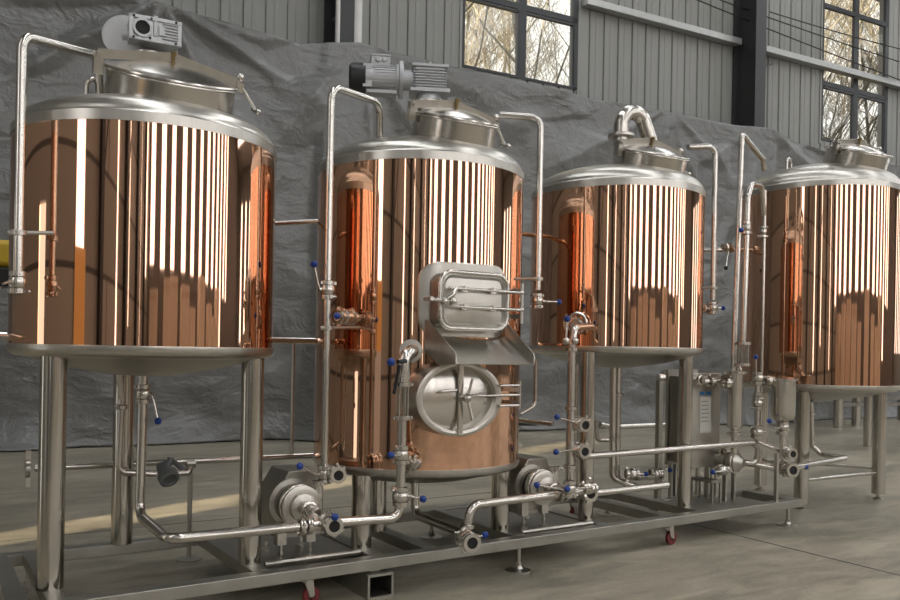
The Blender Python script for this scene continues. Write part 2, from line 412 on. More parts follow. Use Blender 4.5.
# ------------------------------------------------------------------ outside
struct(M().bx(-10, 60, 12.9, 60, -.3, -.05).obj('ground', GROUND))
def tree(x, y, h, seed, label):
    rd = random.Random(seed); m = M()
    def branch(p, d, L, r, lev):
        pts = [p]; q = p.copy(); dd = d.copy(); N = 5 if lev < 2 else 3
        for k in range(N):
            dd = (dd + V((rd.uniform(-1, 1), rd.uniform(-1, 1), rd.uniform(-.3, .7))) * (.12 + .07*lev)).normalized()
            q = q + dd * (L / N); pts.append(q.copy())
        m.sweep(pts, [r * (1 - .75*k/N) for k in range(N + 1)], 6 if lev < 2 else 3)
        if lev < 4:
            cnt = (16, 8, 6, 5)[lev]
            for k in range(cnt):
                t = .22 + .78 * (k + rd.random()) / cnt if lev == 0 else .15 + .85 * rd.random()
                i = min(int(t * N), N - 1); b = pts[i].lerp(pts[i+1], t*N - i)
                a = rd.uniform(0, 2*PI); side = V((math.cos(a), math.sin(a), rd.uniform(.3, 1.2))).normalized()
                branch(b, (dd * .35 + side).normalized(), L * rd.uniform(.28, .48) * (1.15 - .45*t if lev == 0 else 1), max(.006, r * (.42 - .1 * t)), lev + 1)
    branch(V((x, y, -.1)), V((0, 0, 1)), h, h * .0045, 0)
    tag(m.obj('bare_tree', BARK), label, 'tree', 'bare trees outside the windows')
TREE_SPOTS = []
hm = M(); NX, NY = 40, 14
vs = []
for j in range(NY):
    for i in range(NX):
        x = -10 + 75 * i/(NX-1); y = 20 + 30 * j/(NY-1); s = j/(NY-1)
        vs.append((x, y, -.2 + 12.5 * (s*s*(3-2*s)) * (1 + .25*noise.noise(V((x*.08, y*.1, 0)))) + .5*noise.noise(V((x*.4, y*.4, 3)))))
hm.add(vs, [(j*NX+i, j*NX+i+1, (j+1)*NX+i+1, (j+1)*NX+i) for j in range(NY-1) for i in range(NX-1)])
struct(hm.obj('hill', GROUND))
PROTO = []
spots = []
rt_ = random.Random(12)
for k in range(26):
    near = k < 12
    a = R(rt_.uniform(29, 42) if near else rt_.uniform(51, 64)); dd = rt_.uniform(17.5, 28) if near else rt_.uniform(24, 36)
    spots.append((dd * math.sin(a), max(14.5, dd * math.cos(a)), rt_.uniform(14, 18), k % 3 + 1))
made = {}
for i, (x, y, h, k) in enumerate(spots):
    if k not in made:
        tree(x, y, h, 40 + k, 'bare winter tree with thin branches outside the hall windows'); made[k] = (COL.objects[-1], h)
    else:
        o = made[k][0].copy(); COL.objects.link(o); o.location = (x, y, -.1); s = h / made[k][1]; o.scale = (s, s, s); o.rotation_euler.z = i * 1.3

# ------------------------------------------------------------------ tarpaulin hung over the lower back wall
TOP = [(-2.55, 5.5)] + [(p[0], p[2]) for p in ((2.154, 10.566, 5.486), (2.526, 10.532, 5.504), (4.290, 10.372, 5.385), (5.161, 10.292, 5.553), (6.814, 10.142, 5.455), (9.123, 9.932, 5.425), (10.850, 9.775, 5.463), (12.374, 9.636, 5.461), (13.246, 9.557, 5.514), (13.952, 9.492, 5.369), (14.658, 9.428, 5.290), (16.161, 9.291, 5.284))] + [(19, 5.4), (24.1, 5.4)]
GATH = [(TOP[k][0], TOP[k][1]) for k in (2, 4, 7, 9, 13)] + [(-1.5, 5.5)]
def topz(x):
    for (a, za), (b, zb) in zip(TOP, TOP[1:]):
        if a <= x <= b: return za + (zb - za) * (x - a) / (b - a)
    return TOP[-1][1]
tm = M(); NX, NZ = 640, 150; vs = []
for j in range(NZ):
    t = j / (NZ - 1)
    for i in range(NX):
        x = -2.5 + 26.5 * i / (NX - 1); zt = topz(x); z = zt * t
        d = .12 + .50 * (z / zt)**.7
        d += .42 * (1 - (z / zt)**.7) * sum(math.exp(-((x - xc) / .45)**2) for xc in (5.02, 13.12, 22.2))
        for gx, gz in GATH:
            rx, rz = x - gx, gz + .05 - z
            rr = math.hypot(rx, rz)
            if rr < 3.4 and rz > 0:
                a = math.atan2(rx, rz)
                fall = max(0, 1 - rr / 3.4)**.8 * min(1, rr / .25)
                d += (.05 + .13 * min(1, rr / 1.3)) * fall * (.62 - 1.5 * abs(math.sin(a * 4.5 + gx * 3 + .6 * math.sin(a * 3 + gx)))) * (1 if abs(a) < 1.35 else .3)
        q = V((x * .55, z * .8, 1.7))
        d += .10 * noise.noise(q) + .055 * noise.noise(q * 2.3 + V((x*.2, 0, 5))) + .03 * noise.noise(V((x * 2.2 + z * 1.5, z * 3.4 - x, 9)))
        d += .02 * abs(noise.noise(V((x * 3.1 - z * 2, z * 4.7 + x * 1.3, 2))))
        d = max(d, .06 + .50 * (z / zt)**.7, .60 * min(1, 1.7 * sum(math.exp(-((x - xc) / .5)**2) for xc in (5.02, 13.12, 22.2))))
        low = max(0, 1 - z / .5)                        # the foot of the sheet trails out over the floor
        d += low * low * (.18 + .3 * noise.noise(V((x * .6, 4, 4))))
        z = max(z, .012 + .02 * abs(noise.noise(V((x*3, z*9, 0)))))
        vs.append((x, wy(x, d), z))
tm.add(vs, [(j*NX+i, j*NX+i+1, (j+1)*NX+i+1, (j+1)*NX+i) for j in range(NZ-1) for i in range(NX-1)])
to = tm.obj('tarpaulin', TARP, angle=180)
tag(to, 'wide wrinkled grey tarpaulin hung along the back wall behind the tanks', 'tarpaulin')
sm = to.modifiers.new('thickness', 'SOLIDIFY'); sm.thickness = .003

# ------------------------------------------------------------------ shared pieces
def clamp(m, c, ax, r, wing=None):
    """a sanitary clamp ring with its wing nut"""
    c = V(c); ax = V(ax).normalized()
    m.lathe([(r*1.25, -.013), (r*1.62, -.010), (r*1.62, .010), (r*1.25, .013)], c, ax, 20, True)
    w = V(wing) if wing is not None else ax.orthogonal()
    w = (w - ax * w.dot(ax)).normalized(); s = ax.cross(w)
    m.box(c + w * (r*1.62 + .004), (.016, .016, .016), Matrix((w, s, ax)).transposed())
    m.cyl(c + w * r*1.4 + s*.004, c + w * r*1.4 + s * r*1.3, .005, n=8)
    m.ball(c + w * r*1.4 + s * r*1.45, .008, 8)
    m.box(c - w * (r*1.62 + .003), (.012, .018, .014), Matrix((w, s, ax)).transposed())

def valve(c, ax, knob, label, r=.021, name='butterfly_valve', mouth=None, ball=True, kmat=None):
    """butterfly valve at c on a pipe along ax; knob = centre of the blue ball; mouth = length of an open outlet along ax"""
    c = V(c); ax = V(ax).normalized(); t = thing(name, label, 'valve', c)
    b = M(); b.lathe([(r*1.05, -.026), (r*1.55, -.022), (r*1.75, -.012), (r*1.75, .012), (r*1.55, .022), (r*1.05, .026)], c, ax, 22)
    hd = ax.orthogonal().normalized()
    if knob is not None:
        k = V(knob); hd = (k - c); hd = (hd - ax * hd.dot(ax)).normalized() if (hd - ax * hd.dot(ax)).length > .02 else hd
        b.cyl(c, c + hd * (r * 2.3), .011, n=12)
    b.obj('valve_body', POLISH, t)
    for s in (-1, 1):
        m = M(); clamp(m, c + ax * (.036 * s), ax, r, wing=(-hd if s > 0 else ax.cross(hd)))
        m.obj('clamp', POLISH, t)
    if knob is not None:
        m = M(); a0 = c + hd * (r*2.3)
        m.sweep([a0 - hd*.006, a0.lerp(k, .25), k], .0062, 10)
        h = m.obj('handle', POLISH, t)
        if ball: M().ball(k, .0185).obj('knob', kmat or BLUE, h)
    if mouth:
        M().lathe([(r*1.45, .045), (r*1.6, .05), (r*1.6, .045 + mouth), (r*.98, .045 + mouth), (r*.98, .02), (r*.3, .02), (.0, .02)], c, ax, 24).obj('outlet', POLISH, t)
        M().lathe([(.0, .022), (r*.97, .022), (r*.97, .028), (.0, .03)], c, ax, 20).obj('bore_shade', HOLESHADE, t)  # black disc painting the shade deep in the outlet
        M().lathe([(r*.96, .028), (r*.96, .040 + mouth)], c, ax, 20).obj('bore_wall_shade', HOLESHADE, t)  # blackened lining, same painted shade along the outlet
    return t

def pipe(pts, r, label, bend=None, clamps=(), brackets=(), mt=None, name='steel_pipe', group=None, cat='pipe'):
    pts = [V(p) for p in pts]
    lo = min(pts, key=lambda p: p.z)
    t = thing(name, label, cat, lo, group)
    M().pipe(pts, r, bend).obj('tube', mt or POLISH, t)
    for c, ax in clamps:
        m = M(); clamp(m, c, ax, r); m.obj('clamp', POLISH, t)
    for a, b in brackets:
        m = M(); m.cyl(a, b, .009, n=10); d = (V(b) - V(a)).normalized(); m.ring(a, (0, 0, 1), r + .012, r, .02, 16); m.ball(V(a) - d * (r + .016), .011, 8)
        m.obj('support_bracket', STEEL, t)
    return t

# ------------------------------------------------------------------ tanks
def tank(label, T, zb, zt, rise, legs, zl, manway=None, legr=.056, lugs=(), dish=.10, leg_base=None, outlet=None):
    cx, cy, r = T; ra = r
    t = thing('brewing_tank', label, 'tank', (cx, cy, zl))
    o = (cx, cy, 0)
    M().lathe([(r, zb - .004), (r, zt + .004)], o, n=128).obj('copper_shell', COPPER, t, angle=20)
    p = [(r + .003, zt), (r + .003, zt + .045), (r - .004, zt + .052)]
    zbse = zt + .052; r1 = r - .006
    def domez(d): return zbse + rise * max(0., 1 - (d / r1)**2.2)**.55
    for k in range(1, 33):
        a = PI/2 * k/32; d = r1 * math.cos(a)
        p.append((max(d, 0.) if k < 32 else 0., domez(d) + (.004 if k > 5 else 0)))
    M().lathe(p, o, n=96).obj('domed_top', STEEL, t, angle=32)
    M().lathe([(r - .006, zb), (r + .003, zb - .003), (r + .005, zb - .022), (r - .004, zb - .042), (r - .03, zb - .056), (r - .07, zb - .06)], o, n=96).obj('bottom_rim', STEEL, t)
    M().lathe([(r - .05, zb - .055), (r*.6, zb - .055 - dish*.55), (r*.25, zb - .055 - dish*.92), (.0, zb - .055 - dish)], o, n=64).obj('bottom_dish', DSTEEL, t)
    for (lx, ly) in legs:
        z0 = zl
        m = M(); m.cyl((lx, ly, z0), (lx, ly, zb - .045), legr, n=28)
        lg = m.obj('leg', LEGM, t)
        if leg_base: M().cyl((lx, ly, 0), (lx, ly, z0 + .01), .016, n=14).lathe([(.045, 0), (.045, .008), (.02, .02)], (lx, ly, 0), n=20).obj('foot', STEEL, lg)
    if manway:
        ox, oy, rz_, mr, tx, ty, st = manway
        ax = V((tx, ty, 1)).normalized(); ht = .10
        c = V((cx + ox, cy + oy, zt + rz_)) - ax * ht
        col = M(); col.lathe([(mr, -.20), (mr, ht - .012), (mr + .014, ht - .012), (mr + .014, ht), (mr - .012, ht), (mr - .012, -.20)], c, ax, 72, True)
        col.obj('manway_collar', POLISHD, t)
        lid = M(); pr = [(mr + .012, ht + .001), (mr + .016, ht + .006), (mr + .012, ht + .012), (mr - .02, ht + .013)]
        for k in range(1, 11):
            q = k/10; pr.append(((mr - .02) * (1 - q), ht + .013 + .05 * (1 - (1 - q)**2)))
        lid.lathe(pr, c, ax, 72); lo = lid.obj('manway_lid', POLISHD, t)
        M().torus(c + ax * (ht - .006), ax, mr + .014, .006, 64, 8).obj('lid_seal', POLISH, t)
        u = V((math.cos(st), math.sin(st), 0)); u = (u - ax * u.dot(ax)).normalized(); w = ax.cross(u)
        bk = w * (mr * .0)
        A = c + ax * (ht + .045) - u * (mr + .035) + w*.03; B = c + ax * (ht + .088) + w*.03; C_ = c + ax * (ht + .025) + u * (mr + .03)
        s = M(); s.bar(A, B, .010, .042, up=ax); s.bar(B, C_, .010, .042, up=ax)
        s.obj('lid_strap', STEEL, t)
        kb = M(); kb.cyl(B - ax * .05 - w*.015, B + ax * .025 - w*.015, .008, n=12); kb.cyl(B + ax*.012 - w*.015, B + ax*.03 - w*.015, .013, n=14); kb.obj('strap_screw', BRASS, t)
        hg = M(); hg.box(A - ax * .04, (.04, .04, .10), Matrix((u, w, ax)).transposed()); hg.cyl(A - w*.035, A + w*.035, .012, n=12); hg.obj('hinge', STEEL, t)
        sb = M(); sb.box(C_ - ax*.02, (.035, .035, .05), Matrix((u, w, ax)).transposed()); sb.ball(C_ + ax * .03, .02, 10)
        e = C_ + u * .10 - ax * .12
        sb.cyl(C_, e, .008, n=10); sb.cyl(e - w * .035, e + w * .035, .012, n=10); sb.ball(e + w*.035, .015, 8); sb.ball(e - w*.035, .015, 8)
        sb.obj('latch_bolt', POLISH, t)
    for (lx, ly, lz) in lugs:
        k = M().torus((lx, ly, lz), (.25, -1, 0), .046, .012, 22, 10, 0, PI, ref=(1, .25, 0))
        for sg in (-1, 1): k.cyl((lx + sg*.045, ly + sg*.011, lz), (lx + sg*.045, ly + sg*.011, lz - .09), .012, n=10)
        k.obj('lifting_lug', POLISH, t)
    return t
Z0 = .196
T1 = (.985, 4.29, .62); T2 = (2.58, 4.295, .62); T3 = (4.27, 4.345, .615); T4 = (6.745, 4.33, .66)
tank('copper tank farthest left on the skid with a boxy grey gear motor above its manway', T1, 1.28, 2.245, .155, [(.525, 4.01), (1.434, 4.0), (.972, 4.73)], Z0,
     manway=(.04, -.25, .325, .295, -.02, -.40, 0.0), lugs=[(0.732, 4.326, 2.531)])
tank('tall copper tank with the square steel door and oval manhole on its front', T2, .640, 2.305, .16, [(2.071, 4.02), (3.018, 4.02), (2.35, 4.36), (2.58, 4.82)], Z0,
     manway=(.01, -.355, .300, .243, -.02, -.31, 0.0))
tank('copper tank with the curved vapour elbow on its top, third from the left', T3, 1.33, 2.385, .17, [(3.70, 4.0), (4.643, 4.0), (4.28, 4.79)], Z0,
     manway=(.025, -.305, .292, .25, -.03, -.31, 0.0), legr=.05)
tank('copper tank on its own floor legs, rightmost and cut off by the photo edge', T4, 1.055, 2.685, .225, [(7.36, 4.1), (6.27, 4.15), (6.80, 4.93)], .05,
     manway=(.0, -.35, .355, .255, -.05, -.34, 0.0), legr=.058, leg_base=True, lugs=[(6.317, 4.352, 2.945)])
# ------------------------------------------------------------------ skid
sk = thing('skid_frame', 'long low steel skid of box rails carrying the copper tanks and pumps', 'frame', (3.0, 4.2, 0))
def rail(name, x0, x1, y0, y1, z0=.136, z1=Z0, mt=None):
    return M().bx(x0, x1, y0, y1, z0, z1).obj(name, mt or SKIDM, sk, bevel=.004)
rail('front_rail', .34, 5.70, 3.755, 3.835)
rail('rear_rail', .34, 4.78, 4.72, 4.80); rail('rear_rail', 4.70, 5.70, 4.24, 4.32)
for x0, x1, ya, yb in ((.345, .425, 3.835, 4.72), (.49, .565, 3.835, 4.72), (1.39, 1.475, 3.835, 4.72), (2.03, 2.11, 3.835, 4.72), (2.36, 2.44, 3.835, 4.72), (2.98, 3.06, 3.835, 4.72),
                       (3.66, 3.74, 3.835, 4.72), (4.24, 4.32, 3.835, 4.72), (4.60, 4.69, 3.835, 4.72), (5.62, 5.70, 3.835, 4.24)):
    rail('cross_beam', x0, x1, ya, yb)
for xa, xb, ya in ((1.478, 2.027, 3.93), (3.063, 3.657, 3.88)):
    m = M().bx(xa, xb, ya, 4.715, .176, .186); tr = m.obj('pump_tray', DSTEEL, sk)
    M().cyl((xa + .01, ya + .0, .196), (xb - .01, ya + .0, .196), .016, n=14).obj('tray_lip', STEEL, tr)
for (fx, fy) in ((2.99, 3.795), (5.57, 3.795), (2.99, 4.76), (.52, 4.76), (4.64, 4.76), (5.64, 4.28)):
    m = M(); m.cyl((fx, fy, .012), (fx, fy, .14), .013, n=12); m.cyl((fx, fy, .03), (fx, fy, .05), .02, n=6)
    m.lathe([(.075, 0), (.075, .006), (.03, .014), (.018, .03)], (fx, fy, 0), n=28); m.obj('levelling_foot', STEEL, sk)
for (fx, fy) in ((1.66, 3.80), (4.27, 3.80), (1.66, 4.76), (4.27, 4.76)):
    cs = M(); cs.cyl((fx, fy, .122), (fx, fy, .137), .035, n=16)
    for s in (-1, 1): cs.prism([(fx - .02, fy + s*.019, .125), (fx + .028, fy + s*.019, .125), (fx + .036, fy + s*.019, .05), (fx + .012, fy + s*.019, .04)], (0, .003, 0))
    cs.cyl((fx + .022, fy - .024, .047), (fx + .022, fy + .024, .047), .006, n=8)
    c = cs.obj('caster', STEEL, sk)
    M().lathe([(.018, -.014), (.04, -.014), (.046, -.009), (.046, .009), (.04, .014), (.018, .014)], (fx + .022, fy, .047), (0, 1, 0), 24, True).obj('wheel', REDW, c)
for xa in (1.96, 4.9):
    m = M(); m.prism([(xa, 3.72, .0), (xa + .15, 3.72, .0), (xa + .15, 3.72, .012), (xa, 3.72, .012)], (0, .95 if xa < 3 else .5, 0))
    L = .95 if xa < 3 else .5
    m.bx(xa, xa + .15, 3.72, 3.72 + L, .113, .125); m.bx(xa, xa + .012, 3.72, 3.72 + L, .012, .113); m.bx(xa + .138, xa + .15, 3.72, 3.72 + L, .012, .113)
    if xa < 3:
        m.bx(xa + .05, xa + .1, 3.78, 3.82, .125, .137); m.obj('fork_sleeve', SKIDM, sk)

# ------------------------------------------------------------------ pumps
def pump(x, z, tray, label):
    t = thing('centrifugal_pump', label, 'pump', (x, 4.1, tray))
    zc = z
    poly = [(-.07, .16), (.07, .16), (.128, .062), (.128, -.17), (-.128, -.17), (-.128, .062)]
    m = M().prism([(x + .055 + a, 4.02, zc + b) for a, b in poly], (0, .25, 0)); m.obj('motor_shroud', DSTEEL, t, bevel=.005)
    v = M(); v.lathe([(.125, -.10), (.125, -.085), (.10, -.08), (.098, -.05), (.0, -.05)], (x, 3.92, z), (0, -1, 0), 40); v.obj('mounting_bell', DSTEEL, t)
    v = M(); v.lathe([(.085, -.05), (.102, -.045), (.106, -.03), (.102, -.018), (.098, -.014), (.098, .006), (.106, .010), (.106, .024), (.095, .028), (.072, .03), (.068, .05), (.05, .055), (.035, .058), (.032, .07)], (x, 3.90, z), (0, -1, 0), 44)
    v.obj('pump_head', STEEL, t)
    M().torus((x, 3.905, z), (0, 1, 0), .103, .010, 40, 10).obj('band_clamp', POLISH, t)
    i = M(); i.cyl((x, 3.85, z), (x, 3.70, z), .026); clamp(i, (x, 3.79, z), (0, 1, 0), .026); i.obj('inlet', POLISH, t)
    o = M(); o.cyl((x + .10, 3.90, z - .02), (x + .10, 3.90, z + .12), .022); clamp(o, (x + .10, 3.90, z + .11), (0, 0, 1), .022, wing=(0, -1, 0)); o.obj('outlet_neck', POLISH, t)
    for fx, fy in ((-.06, 4.0), (.10, 4.0), (-.05, 4.24), (.15, 4.24)):
        f = M(); top = z - .17 if fy > 4.1 else z - .13
        f.cyl((x + fx, fy, tray), (x + fx, fy, tray + .012), .026, n=14); f.cyl((x + fx, fy, tray + .012), (x + fx, fy, top), .009, n=10); f.cyl((x + fx, fy, tray + .03), (x + fx, fy, tray + .045), .016, n=6)
        f.box((x + fx, fy + .01, (top + tray + .07)/2 + .02), (.05, .05, max(.02, top - tray - .05))); f.obj('foot', STEEL, t)
    b = M().box((x + .045, 4.13, z - .17), (.25, .24, .02)); b.obj('base_plate', DSTEEL, t)
    return t
pump(1.66, .478, .187, 'centrifugal pump with grey shroud under the gap between the first two tanks')
pump(3.245, .452, .187, 'centrifugal pump with grey shroud under the gap between the two middle tanks')

# ------------------------------------------------------------------ gear motors
def pedestal(t, x, y, z0, z1):
    m = M(); m.lathe([(.10, z0), (.10, z0 + .012), (.06, z0 + .02), (.05, z1 - .03), (.085, z1 - .02), (.085, z1)], (x, y, 0), n=28); m.obj('mounting_pedestal', STEEL, t)
# left: worm gearbox without a motor, its open input flange to the side
t = thing('gear_motor', 'boxy grey worm gearbox with a round flange on the leftmost tank', 'gearbox', (.97, 4.29, 2.52))
pedestal(t, .97, 4.29, 2.50, 2.735)
rz = Matrix.Rotation(R(-6), 3, 'Z'); gc = V((.975, 4.22, 2.818))
g = M()
def gb(m, x, y, z, sx, sy, sz): m.box(gc + rz @ V((x, y, z)), (sx, sy, sz), rz)
gb(g, 0, 0, 0, .235, .13, .105); gb(g, 0, -.06, .052, .245, .025, .018); gb(g, 0, -.06, -.052, .245, .025, .018); gb(g, 0, .06, .052, .245, .025, .018); gb(g, 0, .06, -.052, .245, .025, .018)
gb(g, -.112, -.06, 0, .02, .025, .12); gb(g, .112, -.06, 0, .02, .02, .12); gb(g, .0, -.062, .02, .02, .015, .10)
for k in range(6): gb(g, .07, -.064, -.036 + .0145*k, .075, .02, .006)
gb(g, .03, -.064, 0, .03, .016, .05)
g.obj('gear_housing', CAST, t, bevel=.003)
b = M(); c = gc + rz @ V((-.06, -.068, .0)); nrm = rz @ V((0, -1, 0))
b.ring(c, nrm, .046, .034, .022, 28); b.obj('bore_ring', CAST, t)
M().lathe([(.034, .0), (.034, .004)], c - nrm * .004, nrm, 24).obj('bore_shade', HOLESHADE, t)  # black disc painted in for the shaded inside of the ring
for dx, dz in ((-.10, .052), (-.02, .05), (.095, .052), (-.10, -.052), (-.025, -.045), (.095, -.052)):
    M().cyl(gc + rz @ V((dx, -.072, dz)), gc + rz @ V((dx, -.076, dz)), .006, n=8).obj('bolt_hole_shade', HOLESHADE, t)  # small black discs painted as the shade in the bolt holes
fl = M(); fc = gc + rz @ V((-.135, .06, -.01)); fa = (rz @ V((-.30, -.9, .0))).normalized()
fl.lathe([(.10, -.012), (.10, .004), (.085, .010), (.05, .012), (.0, .010)], fc, fa, 40); fl.cyl(fc, gc + rz @ V((-.06, .03, 0)), .03, n=24)
fl.obj('input_flange', CAST, t)
# second tank: motor with black fan cover, flange and finned gearbox
t = thing('gear_motor', 'electric motor with black fan cover and finned gearbox on the tall tank', 'motor', (2.60, 4.3, 2.52))
pedestal(t, 2.61, 4.30, 2.50, 2.80)
MR = Matrix.Rotation(R(-27), 3, 'Z'); PV = V((2.61, 4.30, 2.925))
mx = lambda x, z=0, y=0: PV + MR @ V(((x - 2.61) * .92, y, z)); AX = MR @ V((1, 0, 0))
M().lathe([(.0, 0), (.07, .0), (.085, .012), (.088, .03), (.088, .10)], mx(2.095), AX, 32).obj('fan_cover', BLACK, t)
M().lathe([(.088, 0), (.098, .002), (.098, .055), (.088, .057)], mx(2.185), AX, 4, True, ref=MR @ V((0, .7, .7))).obj('end_shield', CAST, t)
mb = M().lathe([(.076, 0), (.076, .20)], mx(2.20), AX, 32)
for k in range(28):
    a = 2*PI*k/28; mb.box(mx(2.31) + V((0, math.cos(a)*.080, math.sin(a)*.080)), (.175, .006, .016), MR @ Matrix.Rotation(a - PI/2, 3, 'X'))
mb.box(mx(2.31, -.088), (.18, .10, .02), MR); mb.obj('motor_body', CAST, t)
jb = M().box(mx(2.30, .09), (.115, .10, .075), MR); jb.box(mx(2.30, .128), (.125, .11, .012), MR); jb.cyl(mx(2.285, .10, -.05), mx(2.285, .10, -.062), .016, n=14); jb.cyl(mx(2.325, .10, -.05), mx(2.325, .10, -.06), .013, n=14); jb.obj('terminal_box', CAST, t, bevel=.004)
M().lathe([(.03, -.02), (.09, -.018), (.09, -.006), (.112, 0), (.112, .022), (.06, .026)], mx(2.425), AX, 36).obj('motor_flange', CAST, t)
gbx = M().box(mx(2.625, .0), (.17, .14, .14), MR); gbx.cyl(mx(2.45), mx(2.56), .06)
for k in range(7): gbx.box(mx(2.625, -.05 + .0165*k), (.20, .165, .007), MR)
gbx.box(mx(2.625, .075), (.22, .17, .018), MR); gbx.box(mx(2.625, -.075), (.24, .18, .022), MR); gbx.cyl(mx(2.625, .08), mx(2.625, .105), .025); gbx.cyl(mx(2.625, .1), mx(2.625, .12), .012, n=8)
gbx.obj('gear_housing', CAST, t, bevel=.002)
M().lathe([(.085, -.125), (.075, -.085), (.07, -.08)], mx(2.625), (0, 0, 1), 28).obj('output_flange', CAST, t)

# ------------------------------------------------------------------ vapour elbow on the third tank
t = thing('vapour_pipe', 'large polished elbow pipe curving over the top of the third tank', 'pipe', (4.58, 4.75, 2.6))
e0 = V((4.514, 4.560, 2.946)); hv = V((.9, -.1, 0)).normalized(); rr = .118
arc = [e0 + V((0, 0, -.45)), e0] + [e0 + V((0, 0, .10 - .02)) + hv * (rr * (1 - math.cos(PI*k/14))) + V((0, 0, rr * math.sin(PI*k/14))) for k in range(12)]
arc.append(arc[-1] + hv * .10 + V((0, 0, -.22))); arc.append(arc[-1] + V((0, 0, -.25)))
M().pipe(arc, .058, .03, 24).obj('elbow', POLISHD, t)
M().ring(e0 + V((0, 0, .0)), (0, 0, 1), .10, .056, .022, 32).obj('flange', STEEL, t)

# ------------------------------------------------------------------ spent grain door, chute and oval manhole on the tall tank
def rrect(cx, cz, w, h, r, y, n=6):
    out = []
    for sx, sz, a0 in ((1, 1, 0), (-1, 1, 90), (-1, -1, 180), (1, -1, 270)):
        for k in range(n + 1):
            a = R(a0 + 90*k/n); out.append(V((cx + sx*(w/2 - r) + r*math.cos(a), y, cz + sz*(h/2 - r) + r*math.sin(a))))
    return out
def frame_strip(m, loops, closed=False):
    n = len(loops[0]); vs = [p for l in loops for p in l]; fs = []
    for i in range(len(loops) if closed else len(loops) - 1):
        j = (i + 1) % len(loops)
        for k in range(n): fs.append((i*n+k, i*n+(k+1) % n, j*n+(k+1) % n, j*n+k))
    m.add(vs, fs); return m
t = thing('grain_door', 'rectangular steel hatch door with two hinge arms on the tall tank', 'hatch', (2.54, 3.62, 1.38))
dx0, dx1 = (2.276, 3.600, 1.542)[0], (2.737, 3.600, 1.565)[0]; dz0, dz1 = (2.481, 3.600, 1.387)[2], (2.474, 3.600, 1.706)[2]
cx, cz, dw, dh = (dx0+dx1)/2, (dz0+dz1)/2, dx1-dx0, dz1-dz0
pcx, pcz = 2.522, 1.555
def onto(loop, off): return [V((p.x, T2[1] - math.sqrt(max((T2[2] + off)**2 - (p.x - T2[0])**2, .01)), p.z)) for p in loop]
def dense(loop):
    out = []
    for a, b in zip(loop, loop[1:] + loop[:1]):
        k = max(1, int((a - b).length / .04)); out += [a.lerp(b, i / k) for i in range(k)]
    return out
m = M(); L0 = dense(rrect(pcx, pcz, .54, .40, .10, 3.7)); sc_ = lambda f: [V((pcx + (p.x - pcx)*f, 3.7, pcz + (p.z - pcz)*f)) for p in L0]
frame_strip(m, [onto(L0, -.01), onto(L0, .012), onto(sc_(.97), .016), onto(sc_(.8), .016), onto(sc_(.5), .016), onto(sc_(.2), .016)])
m.obj('mounting_plate', STEEL, t, angle=30)
m = M(); frame_strip(m, [rrect(cx, cz, dw*.93, dh*.92, .06, 3.70), rrect(cx, cz, dw*.93, dh*.92, .06, 3.615), rrect(cx, cz, dw*.80, dh*.76, .045, 3.615), rrect(cx, cz, dw*.80, dh*.76, .045, 3.70)]); m.obj('hatch_neck', DSTEEL, t)
m = M(); lp = [v for v in rrect(cx, cz, dw*.95, dh*.93, .07, 3.60, 8)]; m.sweep(lp + [lp[0]], .013, 10, closed=True); m.obj('door_rim', POLISH, t)
m = M(); lo = [rrect(cx, cz, dw*.94, dh*.92, .065, 3.602), rrect(cx, cz, dw*.86, dh*.82, .05, 3.590), rrect(cx, cz, dw*.80, dh*.74, .045, 3.606), rrect(cx, cz, dw*.5, dh*.42, .03, 3.598)]
frame_strip(m, lo); m.f.append(tuple(len(m.v) - len(lo[0]) + k for k in range(len(lo[0])))); m.obj('door_panel', STEEL, t, angle=25)
hx = (2.807, 3.600, 1.568)[0]
for z in ((2.524, 3.575, 1.606)[2], (2.526, 3.575, 1.511)[2]):
    a = M(); a.pipe([(dx0 + .05, 3.572, z + (.0 if z > cz else .005)), (dx0 + .14, 3.566, z), (hx, 3.575, z)], .0085, .03, 10)
    for q in (.32, .72): a.box((dx0 + dw*q, 3.582, z), (.035, .03, .028)); a.cyl((dx0 + dw*q, 3.585, z + .01), (dx0 + dw*q, 3.56, z + .01), .008, n=8)
    a.ball((hx, 3.575, z), .014, 10); a.obj('hinge_arm', POLISH, t)
m = M(); m.cyl((hx, 3.575, cz - .11), (hx, 3.575, cz + .11), .009, n=12); m.bar((hx, 3.575, cz + .07), (hx - .02, 3.72, cz + .07), .02, .025); m.bar((hx, 3.575, cz - .07), (hx - .02, 3.72, cz - .07), .02, .025); m.obj('hinge_pin', STEEL, t)
m = M(); m.sweep([(dx0 + .03, 3.568, cz + .0), (dx0 + .06, 3.55, cz + .025), (dx0 + .09, 3.56, cz + .06)], [.012, .013, .009], 10); m.cyl((dx0 - .05, 3.60, cz - .0), (dx0 + .07, 3.56, cz - .01), .011, n=10)
m.cyl((dx0 - .055, 3.64, cz), (dx0 - .055, 3.57, cz), .012, n=10); m.ball((dx0 + .065, 3.556, cz - .01), .022, 12); m.ball((dx0 + .02, 3.565, cz - .012), .018, 12); m.obj('latch', POLISH, t)
t = thing('grain_chute', 'sloping open steel chute projecting below the rectangular hatch door', 'chute', (2.55, 3.58, 1.2))
bk = (2.275, 2.80, 3.725, 1.375); ft = (2.29, 2.795, 3.445, 1.215)
m = M()
def sheet(m, pts, th=.004):
    P = [V(p) for p in pts]; nn = (P[1]-P[0]).cross(P[2]-P[0]).normalized(); m.prism(P, nn * th)
sheet(m, [(bk[0], bk[2], bk[3]), (bk[1], bk[2], bk[3]), (ft[1], ft[2], ft[3]), (ft[0], ft[2], ft[3])]); m.obj('chute_floor', STEEL, t)
